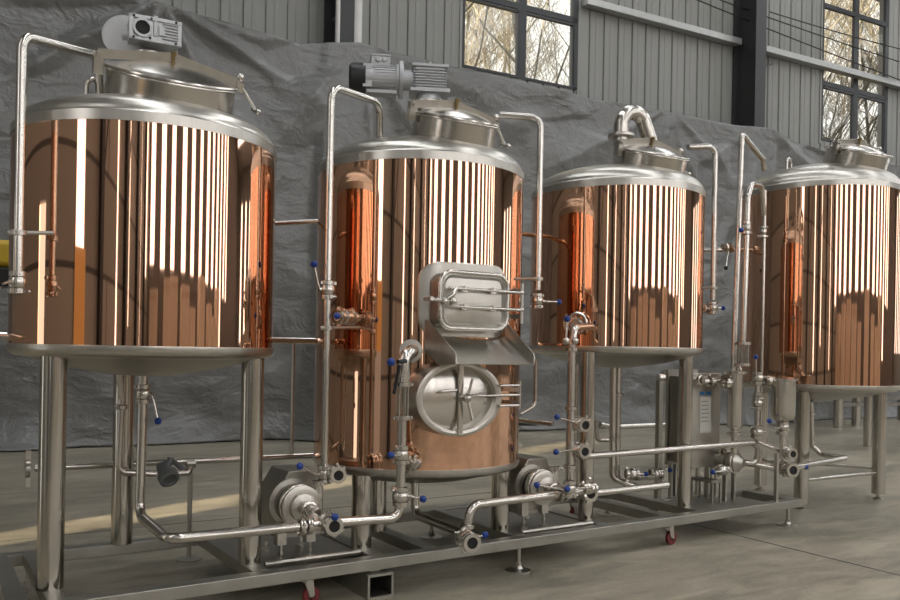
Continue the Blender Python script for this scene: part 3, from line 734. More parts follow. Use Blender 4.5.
for xs, xf in ((bk[0], ft[0]), (bk[1], ft[1])):
    s = -1 if xs == bk[0] else 1
    m = M(); sheet(m, [(xs, bk[2], bk[3] - .10), (xs, bk[2], bk[3] + .065), (xs, bk[2] - .03, bk[3] + .065), (xf, ft[2] + .012, ft[3] + .062), (xf, ft[2], ft[3] + .045), (xf, ft[2], ft[3] - .002), (xf, ft[2] + .16, ft[3] - .01)]); m.obj('chute_side', STEEL, t)
m = M(); sheet(m, [(2.33, 3.72, 1.37), (2.33, 3.53, 1.262), (2.33, 3.715, 1.21)]); m.obj('gusset', DSTEEL, t); 

t = thing('oval_manhole', 'oval steel manhole with cross handles low on the tall tank front', 'hatch', (2.53, 3.66, .82))
mc = V((2.431, 3.605, 1.028)); SXX = 1.36
def oval(m, prof, c=mc): 
    return m.lathe(prof, c, (0, -1, 0), 64, False, SXX, (1, 0, 0))
m = M(); m.lathe([(.170, -.14), (.203, -.14), (.203, -.012), (.200, .0), (.186, .004), (.172, .0), (.170, -.01)], mc, (0, -1, 0), 72, True, SXX, (1, 0, 0)); m.obj('manhole_ring', STEEL, t, angle=30)
m = M(); oval(m, [(.172, -.035), (.160, -.03), (.10, -.012), (.0, -.005)]); m.obj('manhole_cover', POLISH, t, angle=60)
m = M(); m.cyl(mc + V((0, .02, .178)), mc + V((0, .02, -.19)), .0, n=6) if False else None
y = 3.598
m.bar((mc.x - .005, y, mc.z + .188), (mc.x - .005, y, mc.z - .190), .014, .026, up=(1, 0, 0)); m.obj('yoke_bar', POLISH, t)
m = M(); m.cyl((mc.x + .01, 3.61, mc.z + .005), (mc.x + .01, 3.56, mc.z + .005), .016, n=14); m.ball((mc.x + .01, 3.555, mc.z + .005), .024, 12)
for a, L in ((75, .105), (195, .0), (285, .12)):
    if L: m.cyl((mc.x + .01, 3.557, mc.z + .005), (mc.x + .01 + L*math.cos(R(a)), 3.55, mc.z + .005 + L*math.sin(R(a))), .0075, n=8)
m.cyl((mc.x + .01, 3.557, mc.z + .005), (mc.x + .10, 3.555, mc.z + .03), .007, n=8); m.obj('hand_screw', POLISH, t)
m = M(); m.cyl((mc.x - .135, 3.64, mc.z + .035), (mc.x - .135, 3.585, mc.z + .04), .007, n=8); m.cyl((mc.x - .135, 3.585, mc.z + .04), (mc.x - .04, 3.585, mc.z + .045), .0085, n=8); m.cyl((mc.x - .04, 3.64, mc.z + .045), (mc.x - .04, 3.585, mc.z + .045), .007, n=8); m.obj('handle', POLISH, t)
hx = 2.81
m = M()
for z in (1.095, 1.042, .985): m.cyl((mc.x + (.24 if z != 1.042 else .02), 3.585, z), (hx, 3.585, z), .0085, n=10)
m.cyl((hx, 3.585, .965), (hx, 3.585, 1.12), .010, n=12); m.bar((hx, 3.585, 1.07), (hx - .03, 3.72, 1.07), .018, .022); m.bar((hx, 3.585, 1.0), (hx - .03, 3.72, 1.0), .018, .022); m.obj('hinge', POLISH, t)

# ------------------------------------------------------------------ pipework on the first tank
UP = (0, 0, 1); AXX = (1, 0, 0); AY = (0, 1, 0)
xa, ya = (0.369, 3.920, 2.015)[0], 3.92
zt = (0.375, 3.920, 2.585)[2]; zb = (0.369, 3.920, 1.582)[2]
pipe([(xa, ya, zb), (xa, ya, zt), (0.725, 4.250, 2.669), (.76, 4.36, 2.47)], .021, 'vertical steel pipe at the far left, bending over onto the leftmost tank', bend=.07,
     brackets=[((xa, ya, (0.373, 3.920, 1.748)[2]), (0.502, 3.901, 1.758))])
valve((xa, ya, zb - .045), UP, (0.309, 3.860, 1.524), 'valve at the foot of the vertical pipe on the far left', ball=False, mouth=.0)
zl = .428
pipe([(.972, 4.29, 1.20), (.965, 4.29, zl), (.953, 3.70, zl), (1.56, 3.655, zl + .002)], .024, 'drain pipe dropping below the leftmost tank and running right to the pump', bend=.07)
valve((.972, 4.29, (0.985, 4.290, 1.035)[2]), UP, (1.034, 4.240, 0.902), 'valve with hanging blue handle directly under the leftmost tank')
m = M(); m.cyl((.972, 4.29, 1.13), (.972, 4.29, 1.19), .026); m.lathe([(.05, 1.165), (.05, 1.18)], (.972, 4.29, 0)); 
tag(m.obj('tank_outlet', POLISH), 'short polished outlet stub under the centre of the leftmost tank', 'fitting')

# tee and open valve in front of the left pump
t = thing('pipe_tee', 'polished tee and clamps in front of the left pump inlet', 'fitting', (1.62, 3.66, zl - .03))
m = M(); m.cyl((1.56, 3.655, zl), (1.70, 3.655, zl), .025); m.cyl((1.645, 3.655, zl), (1.645, 3.76, .478), .026); m.obj('tee_body', POLISH, t)
for cxx in (1.562, 1.60): m = M(); clamp(m, (cxx, 3.655, zl), AXX, .025, wing=(0, -.4, 1)); m.obj('clamp', POLISH, t)
valve((1.69, 3.60, zl + .012), (-.15, -1, 0), (1.664, 3.500, 0.493), 'open ended valve with blue knob in front of the left pump', r=.028, mouth=.02)

# pipe from the first pump up over the second tank
xp, yp = 1.79, 3.90
zt = (1.788, 3.900, 2.637)[2]
ztop = (2.192, 4.120, 2.675)
pipe([(xp, yp, .60), (xp, yp, zt), ztop, (ztop[0] + .03, ztop[1] + .05, 2.50), (ztop[0] + .04, ztop[1] + .06, 2.40)], .020, 'tall steel pipe rising from the left pump to the top of the tall tank', bend=.085,
     clamps=[((ztop[0] + .033, ztop[1] + .053, 2.47), UP)], brackets=[((xp, yp, (1.779, 3.900, 1.386)[2]), (2.05, 4.02, 1.40))])
valve((xp, yp, (1.786, 3.900, 1.583)[2]), UP, (1.711, 3.900, 1.711), 'upper valve with raised blue knob on the pipe left of the tall tank')
valve((xp, yp, .63), UP, (1.637, 3.860, 0.687), 'lower valve with blue knob just above the left pump')
valve((xp + .035, yp - .06, (1.794, 3.840, 0.639)[2]), (-.2, -1, 0), None, 'open sampling outlet beside the riser above the left pump', r=.026, mouth=.02, name='outlet_valve')
v = thing('sample_valve', 'side valve with blue knob joining the tall tank at its left edge', 'valve', (1.93, 4.0, 1.43))
c = V((1.925, 3.970, 1.450)); m = M(); m.cyl(c + V((-.06, -.03, 0)), c + V((.11, .06, 0)), .024); m.lathe([(.03, -.03), (.045, -.02), (.045, .02), (.03, .03)], c, (.9, .45, 0)); m.obj('valve_body', POLISH, v)
for s in (-.05, .06): m = M(); clamp(m, c + V((s*.9, s*.45, 0)), (.9, .45, 0), .026, wing=(0, 0, -1)); m.obj('clamp', POLISH, v)
k = V((1.826, 3.860, 1.449)); m = M().cyl(c + V((0, -.03, 0)), k, .007, n=8); h = m.obj('handle', POLISH, v); M().ball(k, .0185).obj('knob', BLUE, h)

# sight glass column in front of the tall tank
xs, ys = 2.085, 3.62
el = [(2.24, 3.80, 1.275), (xs + .02, ys, 1.27), (xs, ys, 1.20), (xs, ys, 1.115)]
t = thing('sight_glass_pipe', 'vertical pipe with clear sight glass left of the oval manhole', 'pipe', (xs, ys, .42))
M().pipe([(2.235, 3.80, 1.275), (2.15, 3.64, 1.275), (xs + .004, ys, 1.24), (xs, ys, 1.11)], .035, .06).obj('elbow', POLISH, t)
M().lathe([(.062, 0), (.062, .012), (.03, .014)], (2.222, 3.775, 1.275), (-.45, -.85, 0), 32).obj('flange', STEEL, t)
for z in (1.105, .935): m = M(); clamp(m, (xs, ys, z), UP, .028, wing=(1, 0, 0)); m.obj('clamp', POLISH, t)
M().lathe([(.026, .94), (.026, 1.10)], (xs, ys, 0), n=24).obj('glass_tube', SIGHT, t)
m = M()
for k in range(4): m.cyl((xs + .032*math.cos(k*PI/2+.6), ys + .032*math.sin(k*PI/2+.6), .935), (xs + .032*math.cos(k*PI/2+.6), ys + .032*math.sin(k*PI/2+.6), 1.105), .004, n=6)
m.obj('guard_rod', POLISH, t)
M().pipe([(xs, ys, .925), (xs - .002, ys, .425), (1.74, 3.64, .435)], .024, .06).obj('lower_pipe', POLISH, t)
k = thing('level_valve', 'elbow valve with blue knob at the top of the sight glass', 'valve', (2.08, 3.56, 1.2))
m = M(); m.cyl((xs, ys - .03, 1.225), (xs - .06, ys - .05, 1.22), .011, n=10); m.cyl((xs - .045, ys - .045, 1.205), (xs - .06, ys - .02, 1.06), .009, n=10); m.obj('lever', BLACK, k); M().ball((1.982, 3.560, 1.219), .021).obj('knob', BLUE, k)
valve((xs, ys, (2.077, 3.620, 0.747)[2]), UP, (1.986, 3.550, 0.760), 'valve with blue knob halfway down the pipe below the sight glass', r=.022)
valve((xs, ys, .535), UP, (2.182, 3.560, 0.524), 'valve with blue knob near the foot of the sight glass pipe', r=.025)
v = thing('drain_valve', 'polished clamp valve between the sight glass pipe and the tall tank base', 'valve', (2.2, 3.68, .66))
c = V((2.178, 3.660, 0.695)); m = M(); m.cyl(c + V((-.09, -.02, 0)), c + V((.05, .06, 0)), .018); m.lathe([(.02, -.025), (.04, -.015), (.04, .015), (.02, .025)], c, (.8, .5, 0)); m.obj('valve_body', POLISH, v)
m = M(); clamp(m, c + V((.02, .02, 0)), (.8, .5, 0), .024, wing=(0, 0, -1)); clamp(m, c + V((-.04, -.02, 0)), (.8, .5, 0), .022, wing=(0, 0, -1)); m.obj('clamp', POLISH, v)

# drain pipe from under the tall tank to the front rail
zc = .322
pipe([(2.455, 4.10, .545), (2.46, 4.10, zc), (2.443, 3.586, 0.318)], .024, 'bent drain pipe from beneath the tall tank to an open outlet at the front rail', bend=.06, clamps=[((2.456, 4.10, .52), UP)])
q = V((2.406, 3.439, 0.310))
valve((q.x - .01, q.y + .03, q.z), (-.2, -1, 0), (2.495, 3.450, 0.329), 'open ended valve with blue knob over the front rail below the tall tank', r=.030, mouth=.025)

# second pump inlet
pipe([(2.512, 3.640, 0.332), (2.536, 3.640, 0.449), (3.052, 3.640, 0.455), (3.245, 3.66, .452)], .024, 'bent pipe running along the front rail into the right pump', bend=.09, clamps=[(V((2.512, 3.640, 0.338)), UP)])
m = M(); c = V((2.512, 3.640, 0.305)); m.cyl(c + V((0, 0, -.06)), c + V((0, 0, .03)), .022); tag(m.obj('pipe_stub', POLISH), 'short open pipe stub hanging below the bend left of the right pump', 'fitting')
t = thing('pipe_tee', 'polished tee and clamps in front of the right pump inlet', 'fitting', (3.22, 3.66, .40))
m = M(); m.cyl((3.16, 3.655, .452), (3.34, 3.66, .46), .025); m.cyl((3.245, 3.655, .452), (3.245, 3.76, .452), .026); m.obj('tee_body', POLISH, t)
for cxx in (3.17, 3.215): m = M(); clamp(m, (cxx, 3.655, .452), AXX, .026, wing=(0, -.4, 1)); m.obj('clamp', POLISH, t)
valve((3.20, 3.60, .49), UP, (2.942, 3.580, 0.535), 'valve with blue knob on the face of the right pump', r=.022)
valve((3.42, 3.68, (3.301, 3.680, 0.464)[2]), AXX, (3.148, 3.560, 0.500), 'valve with blue knob immediately right of the right pump', r=.022)
q = V((3.461, 3.740, 0.430)); valve((q.x, q.y, q.z), (-.25, -1, 0), (3.473, 3.720, 0.518), 'open ended outlet facing forward right of the right pump', r=.030, mouth=.02, ball=False)

# pipe from the second pump up to the third tank
x3, y3 = 3.487, 3.92
pipe([(x3, y3, .42), (x3, y3, 1.34), (x3 + .03, y3 + .01, 1.44), (3.80, 4.05, 1.46)], .024, 'vertical pipe from the right pump up to the side of the third tank', bend=.05,
     clamps=[((x3, y3, 1.30), UP), ((x3, y3, .93), UP), ((x3, y3, .56), UP)])
c3 = V((3.705, 4.101, 1.479)); m = M(); m.lathe([(.10, 0), (.10, .014), (.045, .016), (.04, .05)], c3 + V((.02, .03, 0)), (-.86, -.5, 0), 36); 
t = thing('wall_flange', 'round ring flange and elbow on the left side of the third tank', 'fitting', tuple(c3)); m.obj('flange', STEEL, t)
m = M(); m.torus(c3 + V((-.035, -.02, 0)), (-.86, -.5, 0), .062, .012, 28, 8); clamp(m, c3 + V((-.07, -.05, -.02)), (-.86, -.5, 0), .03, wing=(0, 0, 1)); m.obj('clamp', POLISH, t)
k = thing('vent_lever', 'upright lever with blue knob beside the third tank flange', 'lever', tuple(V((3.400, 3.880, 1.372)))); m = M().cyl((3.400, 3.880, 1.359), (3.405, 3.880, 1.484), .008, n=10); m.ball((3.400, 3.880, 1.353), .024, 12); m.ball((3.475, 3.880, 1.355), .024, 12); m.obj('lever_arm', POLISH, k); M().ball((3.405, 3.880, 1.490), .021).obj('knob', BLUE, k)
for py, kx, kp, lab in ((424, 557, 417, 'upper open outlet valve with blue knob on the pipe below the third tank'), (450, 556, 452, 'lower outlet valve with blue knob on the pipe below the third tank')):
    z = (3.506, 3.920, 0.829)[2] if py == 424 else (3.510, 3.920, 0.664)[2]
    valve((x3 + .05, y3 - .03, z), (-.2, -1, 0), (3.321, 3.860, 0.884) if py == 424 else (3.318, 3.860, 0.669), lab, r=.027, mouth=.025)
    M().cyl((x3, y3, z), (x3 + .05, y3 - .02, z), .02)
pipe([(x3 + .07, 3.90, (3.638, 3.900, 0.622)[2]), (5.270, 3.900, 0.628), (5.411, 3.950, 0.586), (5.444, 3.980, 0.450), (5.290, 4.000, 0.472)], .022, 'long horizontal pipe crossing in front of the third tank legs', bend=.06)
pipe([(3.62, 3.86, (3.632, 3.860, 0.391)[2]), (4.312, 3.860, 0.391)], .024, 'low horizontal pipe with open end right of the right pump', bend=.05)
# twin drain pipes beneath the third tank
pipe([(4.222, 4.3, 1.22), (4.23, 4.3, .385), (4.40, 4.22, .315)], .024, 'left one of two drain pipes dropping beneath the third tank', bend=.06)
pipe([(4.298, 4.33, 1.22), (4.305, 4.33, .36), (4.46, 4.24, .30)], .024, 'right one of two drain pipes dropping beneath the third tank', bend=.06, clamps=[((4.30, 4.33, .98), UP)])
valve((4.326, 4.200, 0.419), (1, -.5, 0), (4.383, 4.120, 0.426), 'valve with blue knob at the foot of the twin drain pipes', r=.026)
valve((4.594, 4.220, 0.398), (1, -.5, 0), (4.721, 4.200, 0.422), 'second valve with blue knob left of the third tank front right leg', r=.026)
m = M().pipe([(4.346, 4.180, 0.392), (4.531, 4.200, 0.383), (4.669, 4.250, 0.419)], .02); tag(m.obj('pipe_link', POLISH), 'short link pipe joining the two blue knob valves under the third tank', 'pipe')

# ------------------------------------------------------------------ pipes right of the tanks
x2, y2 = (3.306, 4.050, 2.117)[0], 4.05
zt = (3.307, 4.050, 2.764)[2]
pipe([(x2, y2, (3.308, 4.050, 1.674)[2]), (x2, y2, zt), (3.095, 4.200, 2.781)], .021, 'hooked pipe hanging down between the tall tank and the third tank', bend=.07, brackets=[((x2, y2, (3.307, 4.050, 1.744)[2]), (2.905, 3.767, 1.701))])
valve((x2, y2, (3.310, 4.050, 1.604)[2]), UP, (3.484, 4.050, 1.606), 'valve with blue knob on the hooked pipe right of the tall tank')
x4, y4 = (5.105, 4.150, 2.236)[0], 4.15
zt = (5.134, 4.150, 2.875)[2]
pipe([(x4, y4, (5.108, 4.150, 1.702)[2]), (x4, y4, zt), (4.854, 4.200, 2.842)], .021, 'hooked pipe hanging down right of the third tank', bend=.07, brackets=[((x4, y4, (5.105, 4.150, 1.793)[2]), (4.541, 3.793, 1.743))])
valve((x4, y4, (5.109, 4.150, 1.641)[2]), UP, (5.201, 4.130, 1.644), 'valve with blue knob on the hooked pipe right of the third tank')
valve(tuple(V((5.090, 4.200, 1.634))), (1, .3, 0), None, 'brass sampling cock beside the hooked pipe on the third tank', r=.018, name='sample_cock')
sct = COL.objects['sample_cock']; g = V((5.090, 4.200, 1.634)); gd = (V((T3[0], T3[1], g.z)) - g); M().cyl(g, g + gd.normalized() * (gd.length - T3[2] + .01), .011, n=10).obj('inlet_stub', BRASS, sct)
pipe([(5.191, 4.020, 1.164), (5.246, 4.020, 2.965), (5.614, 4.100, 2.834), (5.657, 4.120, 2.764)], .021, 'tilted tall pipe from the filter housing to the top of the rightmost tank', bend=.02)
e = V((5.177, 3.920, 2.404))
pipe([(5.171, 3.920, 1.360), (5.198, 3.920, 2.473), (5.282, 3.950, 2.578), (5.527, 4.050, 2.609), (5.639, 4.100, 2.401)], .020, 'curled pipe beside the tilted pipe left of the rightmost tank', bend=.05)
pipe([((5.891, 4.280, 0.916)[0], 4.28, Z0), (5.894, 4.280, 2.658)], .014, 'thin upright pipe between the curled pipe and the rightmost tank')
valve((5.181, 3.920, 2.233), UP, (5.045, 3.860, 2.198), 'valve on the curled pipe near the rightmost tank', r=.02)
valve((5.878, 4.280, 2.308), UP, None, 'small valve on the thin upright pipe by the rightmost tank', r=.018)

# ------------------------------------------------------------------ filter housings, plate cooler and their valves at the right end of the skid
c = V((5.168, 3.980, 0.947)); zt, zb = (5.163, 3.980, 1.142)[2], (5.174, 3.980, 0.744)[2]
t = thing('filter_housing', 'upright cylindrical steel filter housing under the tilted pipe', 'filter', (c.x, c.y, zb - .3))
M().lathe([(.03, zb - .02), (.052, zb), (.055, zb + .012), (.055, zt)], (c.x, c.y, 0), n=32).obj('housing', POLISHD, t)
M().lathe([(.055, zt - .004), (.085, zt), (.085, zt + .022), (.05, zt + .026), (.03, zt + .045)], (c.x, c.y, 0), n=32).obj('flange', POLISH, t)
M().cyl((c.x, c.y, zb - .01), (c.x, c.y, .40), .026).obj('outlet_pipe', POLISH, t)
m = M(); clamp(m, (c.x, c.y, zb - .05), UP, .03); clamp(m, (c.x, c.y, zb - .14), UP, .03); m.obj('clamp', POLISH, t)
M().torus((c.x - .035, c.y - .04, zt + .03), (1, 0, 0), .035, .006, 16, 8, 0, PI, ref=(0, 1, 0)).obj('bail_handle', POLISH, t)
c = V((5.581, 3.860, 0.962)); zt, zb = (5.577, 3.860, 1.100)[2], (5.585, 3.860, 0.809)[2]
t = thing('wort_grant', 'short wide steel collecting pot under the left edge of the rightmost tank', 'vessel', (c.x, c.y, zb - .1))
M().lathe([(.02, zb - .03), (.06, zb - .02), (.085, zb + .01), (.09, zb + .03), (.09, zt)], (c.x, c.y, 0), n=40).obj('pot_body', POLISHD, t)
M().lathe([(.09, zt - .008), (.108, zt - .004), (.108, zt + .014), (.085, zt + .02), (.0, zt + .03)], (c.x, c.y, 0), n=40).obj('flange_lid', POLISH, t)
M().cyl((c.x, c.y, zb - .02), (c.x, c.y, .50), .022).obj('outlet_pipe', POLISH, t)
m = M(); clamp(m, (c.x, c.y, zb - .04), UP, .026); clamp(m, (c.x, c.y, zb - .12), UP, .026); m.obj('clamp', POLISH, t)
t = thing('sight_glass', 'small clear sight glass with steel flanges above the filter housing', 'gauge', tuple(V((5.189, 3.930, 1.189))))
zz0, zz1 = (5.189, 3.930, 1.204)[2], (5.184, 3.930, 1.383)[2]; c = V((5.186, 3.930, 1.286))
M().lathe([(.035, zz0), (.055, zz0), (.055, zz0 + .02), (.035, zz0 + .02)], (c.x, c.y, 0), n=24, closed=True).obj('flange', POLISH, t)
M().lathe([(.02, zz1 - .02), (.055, zz1 - .02), (.055, zz1), (.02, zz1)], (c.x, c.y, 0), n=24, closed=True).obj('flange', POLISH, t)
M().cyl((c.x, c.y, zz0 + .01), (c.x, c.y, zz1 - .01), .042, n=24).obj('glass_tube', SIGHT, t)
m = M()
for k in range(4): m.cyl((c.x + .047*math.cos(k*PI/2), c.y + .047*math.sin(k*PI/2), zz0), (c.x + .047*math.cos(k*PI/2), c.y + .047*math.sin(k*PI/2), zz1), .005, n=6)
m.obj('tie_rod', POLISH, t)

x0, x1 = (4.837, 4.120, 0.796)[0], (5.177, 4.120, 0.786)[0]; z0, z1 = (5.025, 4.120, 0.435)[2], (5.006, 4.120, 1.145)[2]
t = thing('plate_cooler', 'flat steel plate heat exchanger with a paper label behind the third tank leg', 'heat exchanger', ((x0+x1)/2, 4.2, .2))
M().bx(x0, x1, 4.12, 4.14, z0, z1).obj('front_plate', STEEL, t, bevel=.004)
m = M()
for k in range(12): m.bx(x0 + .02, x1 - .02, 4.145 + .016*k, 4.157 + .016*k, z0 + .03, z1 - .03)
m.obj('plate_pack', DSTEEL, t); M().bx(x0, x1, 4.34, 4.36, z0, z1 + .02).obj('back_plate', STEEL, t)
xm = (x0 + x1)/2; m = M().bx(xm - .062, xm + .062, 4.117, 4.12, z0 + .26, z1 - .18); lb = m.obj('paper_label', PAPER, t); lb['label'] = 'white paper data label'
ink = M()
for a in (-.045, .025): ink.bx(xm + a - .022, xm + a + .026, 4.114, 4.1165, z1 - .165, z1 - .14)
ink.obj('blue_mark', BLUEINK, t)
ink = M(); rd = random.Random(5)
for k in range(6):
    zz = z1 - .21 - .03*k; wl = rd.uniform(.03, .09); ink.bx(xm - .05, xm - .05 + wl, 4.1145, 4.1165, zz - .005, zz)
ink.obj('printed_line', GREYINK, lb)
for sx in (x0 + .02, x1 - .02):
    for sy in (4.17, 4.31): M().bx(sx - .012, sx + .012, sy - .01, sy + .01, .13, z0 + .02).obj('leg', STEEL, t)
for k, (px_, pz_) in enumerate(((x0 + .05, z1 - .05), (x1 - .045, z1 - .05), (x1 - .035, z0 + .12))):
    m = M(); m.cyl((px_, 4.12, pz_), (px_, 4.04, pz_), .02); clamp(m, (px_, 4.07, pz_), AY, .024); m.obj('port', POLISH, t)
q = V((5.024, 4.060, 1.095)); pipe([(x0 + .05, 4.05, z1 - .06), (x1 + .10, 4.03, z1 - .055)], .024, 'short clamped manifold pipe across the top of the plate heat exchanger', clamps=[((x0 + .12, 4.045, z1 - .06), AXX), ((x1 - .04, 4.04, z1 - .058), AXX), ((x1 + .05, 4.03, z1 - .056), AXX)])
valve(tuple(V((5.098, 4.000, 1.075))), (1, 0, 0), (5.091, 3.960, 1.128), 'valve joining the manifold pipe to the filter housing', r=.026, ball=False)

# column of valves between the two housings
c = V((5.366, 3.930, 0.795))
pipe([(c.x, c.y, (5.355, 3.930, 1.159)[2]), (c.x, c.y, (5.358, 3.930, 0.644)[2])], .020, 'upright valve column between the filter housing and the collecting pot',
     clamps=[((c.x, c.y, (5.358, 3.930, 1.068)[2]), UP), ((c.x, c.y, (5.360, 3.930, 0.992)[2]), UP)])
valve((c.x, c.y, (5.345, 3.930, 1.114)[2]), UP, (5.299, 3.900, 1.273), 'valve with upright blue handle between the two filter pots', r=.024)
valve((c.x, c.y, (5.350, 3.930, 0.924)[2]), UP, None, 'middle valve on the upright column beside the filter housing', r=.024)
valve((c.x, c.y, (5.368, 3.930, 0.704)[2]), UP, (5.414, 3.860, 0.792), 'lower valve with dark blue knob on the upright column', r=.028)
valve(tuple(V((5.449, 3.900, 1.092))), (1, 0, 0), None, 'cross valve linking the upright column to the collecting pot', r=.024)
valve(tuple(V((5.587, 3.860, 0.740))), UP, (5.391, 3.800, 0.738), 'valve right under the collecting pot', r=.024, ball=False)
q = V((5.599, 3.830, 0.544)); valve(tuple(q), (-.35, -1, 0), None, 'upper open outlet below the collecting pot', r=.026, mouth=.03, name='outlet_valve')
q = V((5.603, 3.830, 0.421)); valve(tuple(q), (-.35, -1, 0), (5.891, 3.860, 0.414), 'lower open outlet with blue knob below the collecting pot', r=.034, mouth=.03, name='outlet_valve')
pipe([(5.603, 3.860, 0.640), (5.608, 3.860, 0.471)], .024, 'short vertical pipe between the collecting pot and its open outlets')
pipe([(5.478, 4.000, 0.616), (5.647, 3.880, 0.535)], .016, 'slim pipe sloping right from the filter to the upper open outlet')
pipe([(5.356, 4.050, 0.462), (5.651, 3.880, 0.404)], .024, 'thick pipe sloping right from the small pump to the lower open outlet')
pipe([(5.735, 3.860, 0.424), (6.589, 3.950, 0.435), (6.798, 4.300, 0.407), (6.723, 4.350, 0.486), (6.696, 4.350, 0.879)], .022, 'bent drain pipe from the rightmost tank to the open outlets', bend=.05, clamps=[(V((6.699, 4.350, 0.772)), UP)])
t = thing('support_post', 'thin square post standing on the skid corner under the outlet pipes', 'post', tuple(V((5.30, 3.82, Z0))))
q = V((5.424, 3.800, 0.429)); M().bx(q.x - .012, q.x + .012, 3.785, 3.81, Z0, (5.409, 3.800, 0.557)[2]).obj('post', STEEL, t)
# small pump under the filter
t = thing('booster_pump', 'small clamped pump body low beneath the filter housing', 'pump', tuple(V((5.160, 3.980, 0.422))))
c = V((5.181, 3.980, 0.481)); M().lathe([(.0, -.07), (.05, -.06), (.075, -.03), (.075, .02), (.05, .04), (.03, .07)], c, (.2, -1, 0), 28).obj('pump_head', STEEL, t)
M().torus(c, (.2, -1, 0), .078, .009, 28, 8).obj('band_clamp', POLISH, t)
M().cyl(c + V((0, .05, 0)), c + V((.0, .30, 0)), .07, n=24).obj('motor', DSTEEL, t)
for a in (-.05, .05):
    for b in (.05, .22): M().box((c.x + a, c.y + b, (c.z - .05 + .186)/2), (.02, .03, c.z - .05 - .186)).obj('foot', STEEL, t)
M().bx(4.72, 5.36, 3.835, 4.24, .176, .186).obj('pump_tray', SKIDM, sk)
valve((4.983, 3.940, 0.439), (1, 0, 0), (4.834, 3.900, 0.440), 'valve with blue knob left of the small pump', r=.022)
m = M(); q = V((4.992, 4.000, 0.394)); m.bx(q.x - .05, q.x + .06, q.y, q.y + .2, q.z - .06, q.z - .04)
for a in (-.04, .05): m.bx(q.x + a, q.x + a + .012, q.y, q.y + .012, (.186), q.z - .05); m.bx(q.x + a, q.x + a + .012, q.y + .188, q.y + .2, (.186), q.z - .05)
tag(m.obj('valve_stand', DSTEEL), 'small dark four legged stand beside the small pump', 'stand')

# control cabinet / slim upright behind the third tank
q0 = (5.102, 4.950, 1.084); q1 = (5.517, 4.950, 1.083); zb = (5.303, 4.950, 0.714)[2]
t = thing('stand_pipe', 'square upright behind the third tank with a clamped pipe on top', 'post', tuple(V((5.151, 4.700, 0.328))))
a = V((5.141, 4.700, 0.740)); M().bx(a.x - .022, a.x + .022, 4.68, 4.72, .02, (5.132, 4.700, 1.069)[2]).obj('post', DSTEEL, t); M().pipe([(a.x - .02, 4.7, (5.132, 4.700, 1.085)[2]), (a.x + .14, 4.68, (5.131, 4.700, 1.101)[2])], .03).obj('pipe_top', POLISH, t)
m = M(); clamp(m, (a.x + .06, 4.69, (5.132, 4.700, 1.093)[2]), AXX, .033); m.obj('clamp', POLISH, t)
M().bx(a.x - .05, a.x + .05, 4.65, 4.75, 0, .02).obj('base_plate', DSTEEL, t)
b = V((5.365, 4.750, 0.728)); tag(M().pipe([(b.x, 4.75, .0), (b.x, 4.75, (5.355, 4.750, 1.082)[2])], .03).obj('black_hose', BLACK), 'straight black hose standing upright behind the third tank front right leg', 'hose')

# ------------------------------------------------------------------ pipe rails behind the tanks
Yr = 4.97
pipe([(-.8, Yr, 1.31), (3.55, Yr, 1.335)], .021, 'horizontal steel rail at waist height behind the tanks')
pipe([(.565, Yr, .60), (3.55, Yr, .56)], .019, 'low horizontal steel rail behind the tanks near the floor')
pipe([(1.62, 4.93, 2.02), (2.05, 4.62, 2.05)], .016, 'thin crosspiece pipe between the leftmost and tall tanks')
t = thing('rail_post', 'thin post with round foot plate carrying the low rail, under the leftmost tank', 'post', (1.412, 4.97, 0)); M().cyl((1.405, Yr, .01), (1.405, Yr, .60), .015, n=12).obj('post', STEEL, t); M().lathe([(.075, 0), (.075, .006), (.02, .014)], (1.405, Yr, 0), n=28).obj('foot_plate', STEEL, t); M().ring((1.405, Yr, .575), AXX, .03, .018, .05, 16).obj('collar', STEEL, t)
pipe([(2.05, Yr, .57), (2.05, Yr, 1.32)], .013, 'thin upright linking the two rails left of the tall tank')
m = M().ring((.53, Yr, .60), AXX, .05, .02, .02, 20); m.bx(.52, .545, Yr - .012, Yr + .012, .50, .70); tag(m.obj('rail_end_cap', STEEL), 'end bracket closing the low rail beside the leftmost leg', 'bracket')
t = thing('angle_valve', 'grey actuator valve on short pipes between the leftmost tank legs', 'valve', tuple(V((1.169, 4.600, 0.545))))
c = V((1.169, 4.600, 0.578)); M().lathe([(.0, -.06), (.035, -.055), (.04, .0), (.055, .02), (.055, .06), (.04, .065), (.035, .055), (.0, .05)], c + V((0, 0, .01)), (.15, -.8, -.55), 28).obj('actuator_body', CASTD, t)
p = [V((0.933, 4.600, 1.014)), V((0.925, 4.600, 0.605)), V((1.116, 4.600, 0.582))]; M().pipe(p, .018, .04).obj('inlet_pipe', POLISH, t)
M().pipe([c, V((1.299, 4.620, 0.572)), V((1.309, 4.620, 0.610))], .018, .03).obj('outlet_pipe', POLISH, t); M().cyl(c + V((0, 0, .03)), V((1.199, 4.620, 0.656)), .02).cyl(V((1.199, 4.620, 0.656)), V((1.282, 4.620, 0.579)), .014).obj('side_branch', CASTD, t)
m = M(); clamp(m, V((0.930, 4.600, 0.950)), UP, .022); m.obj('clamp', POLISH, t)
pipe([(.90, 4.55, 1.20), V((0.934, 4.600, 0.987))], .017, 'slim drain pipe dropping beside the rear leg of the leftmost tank')
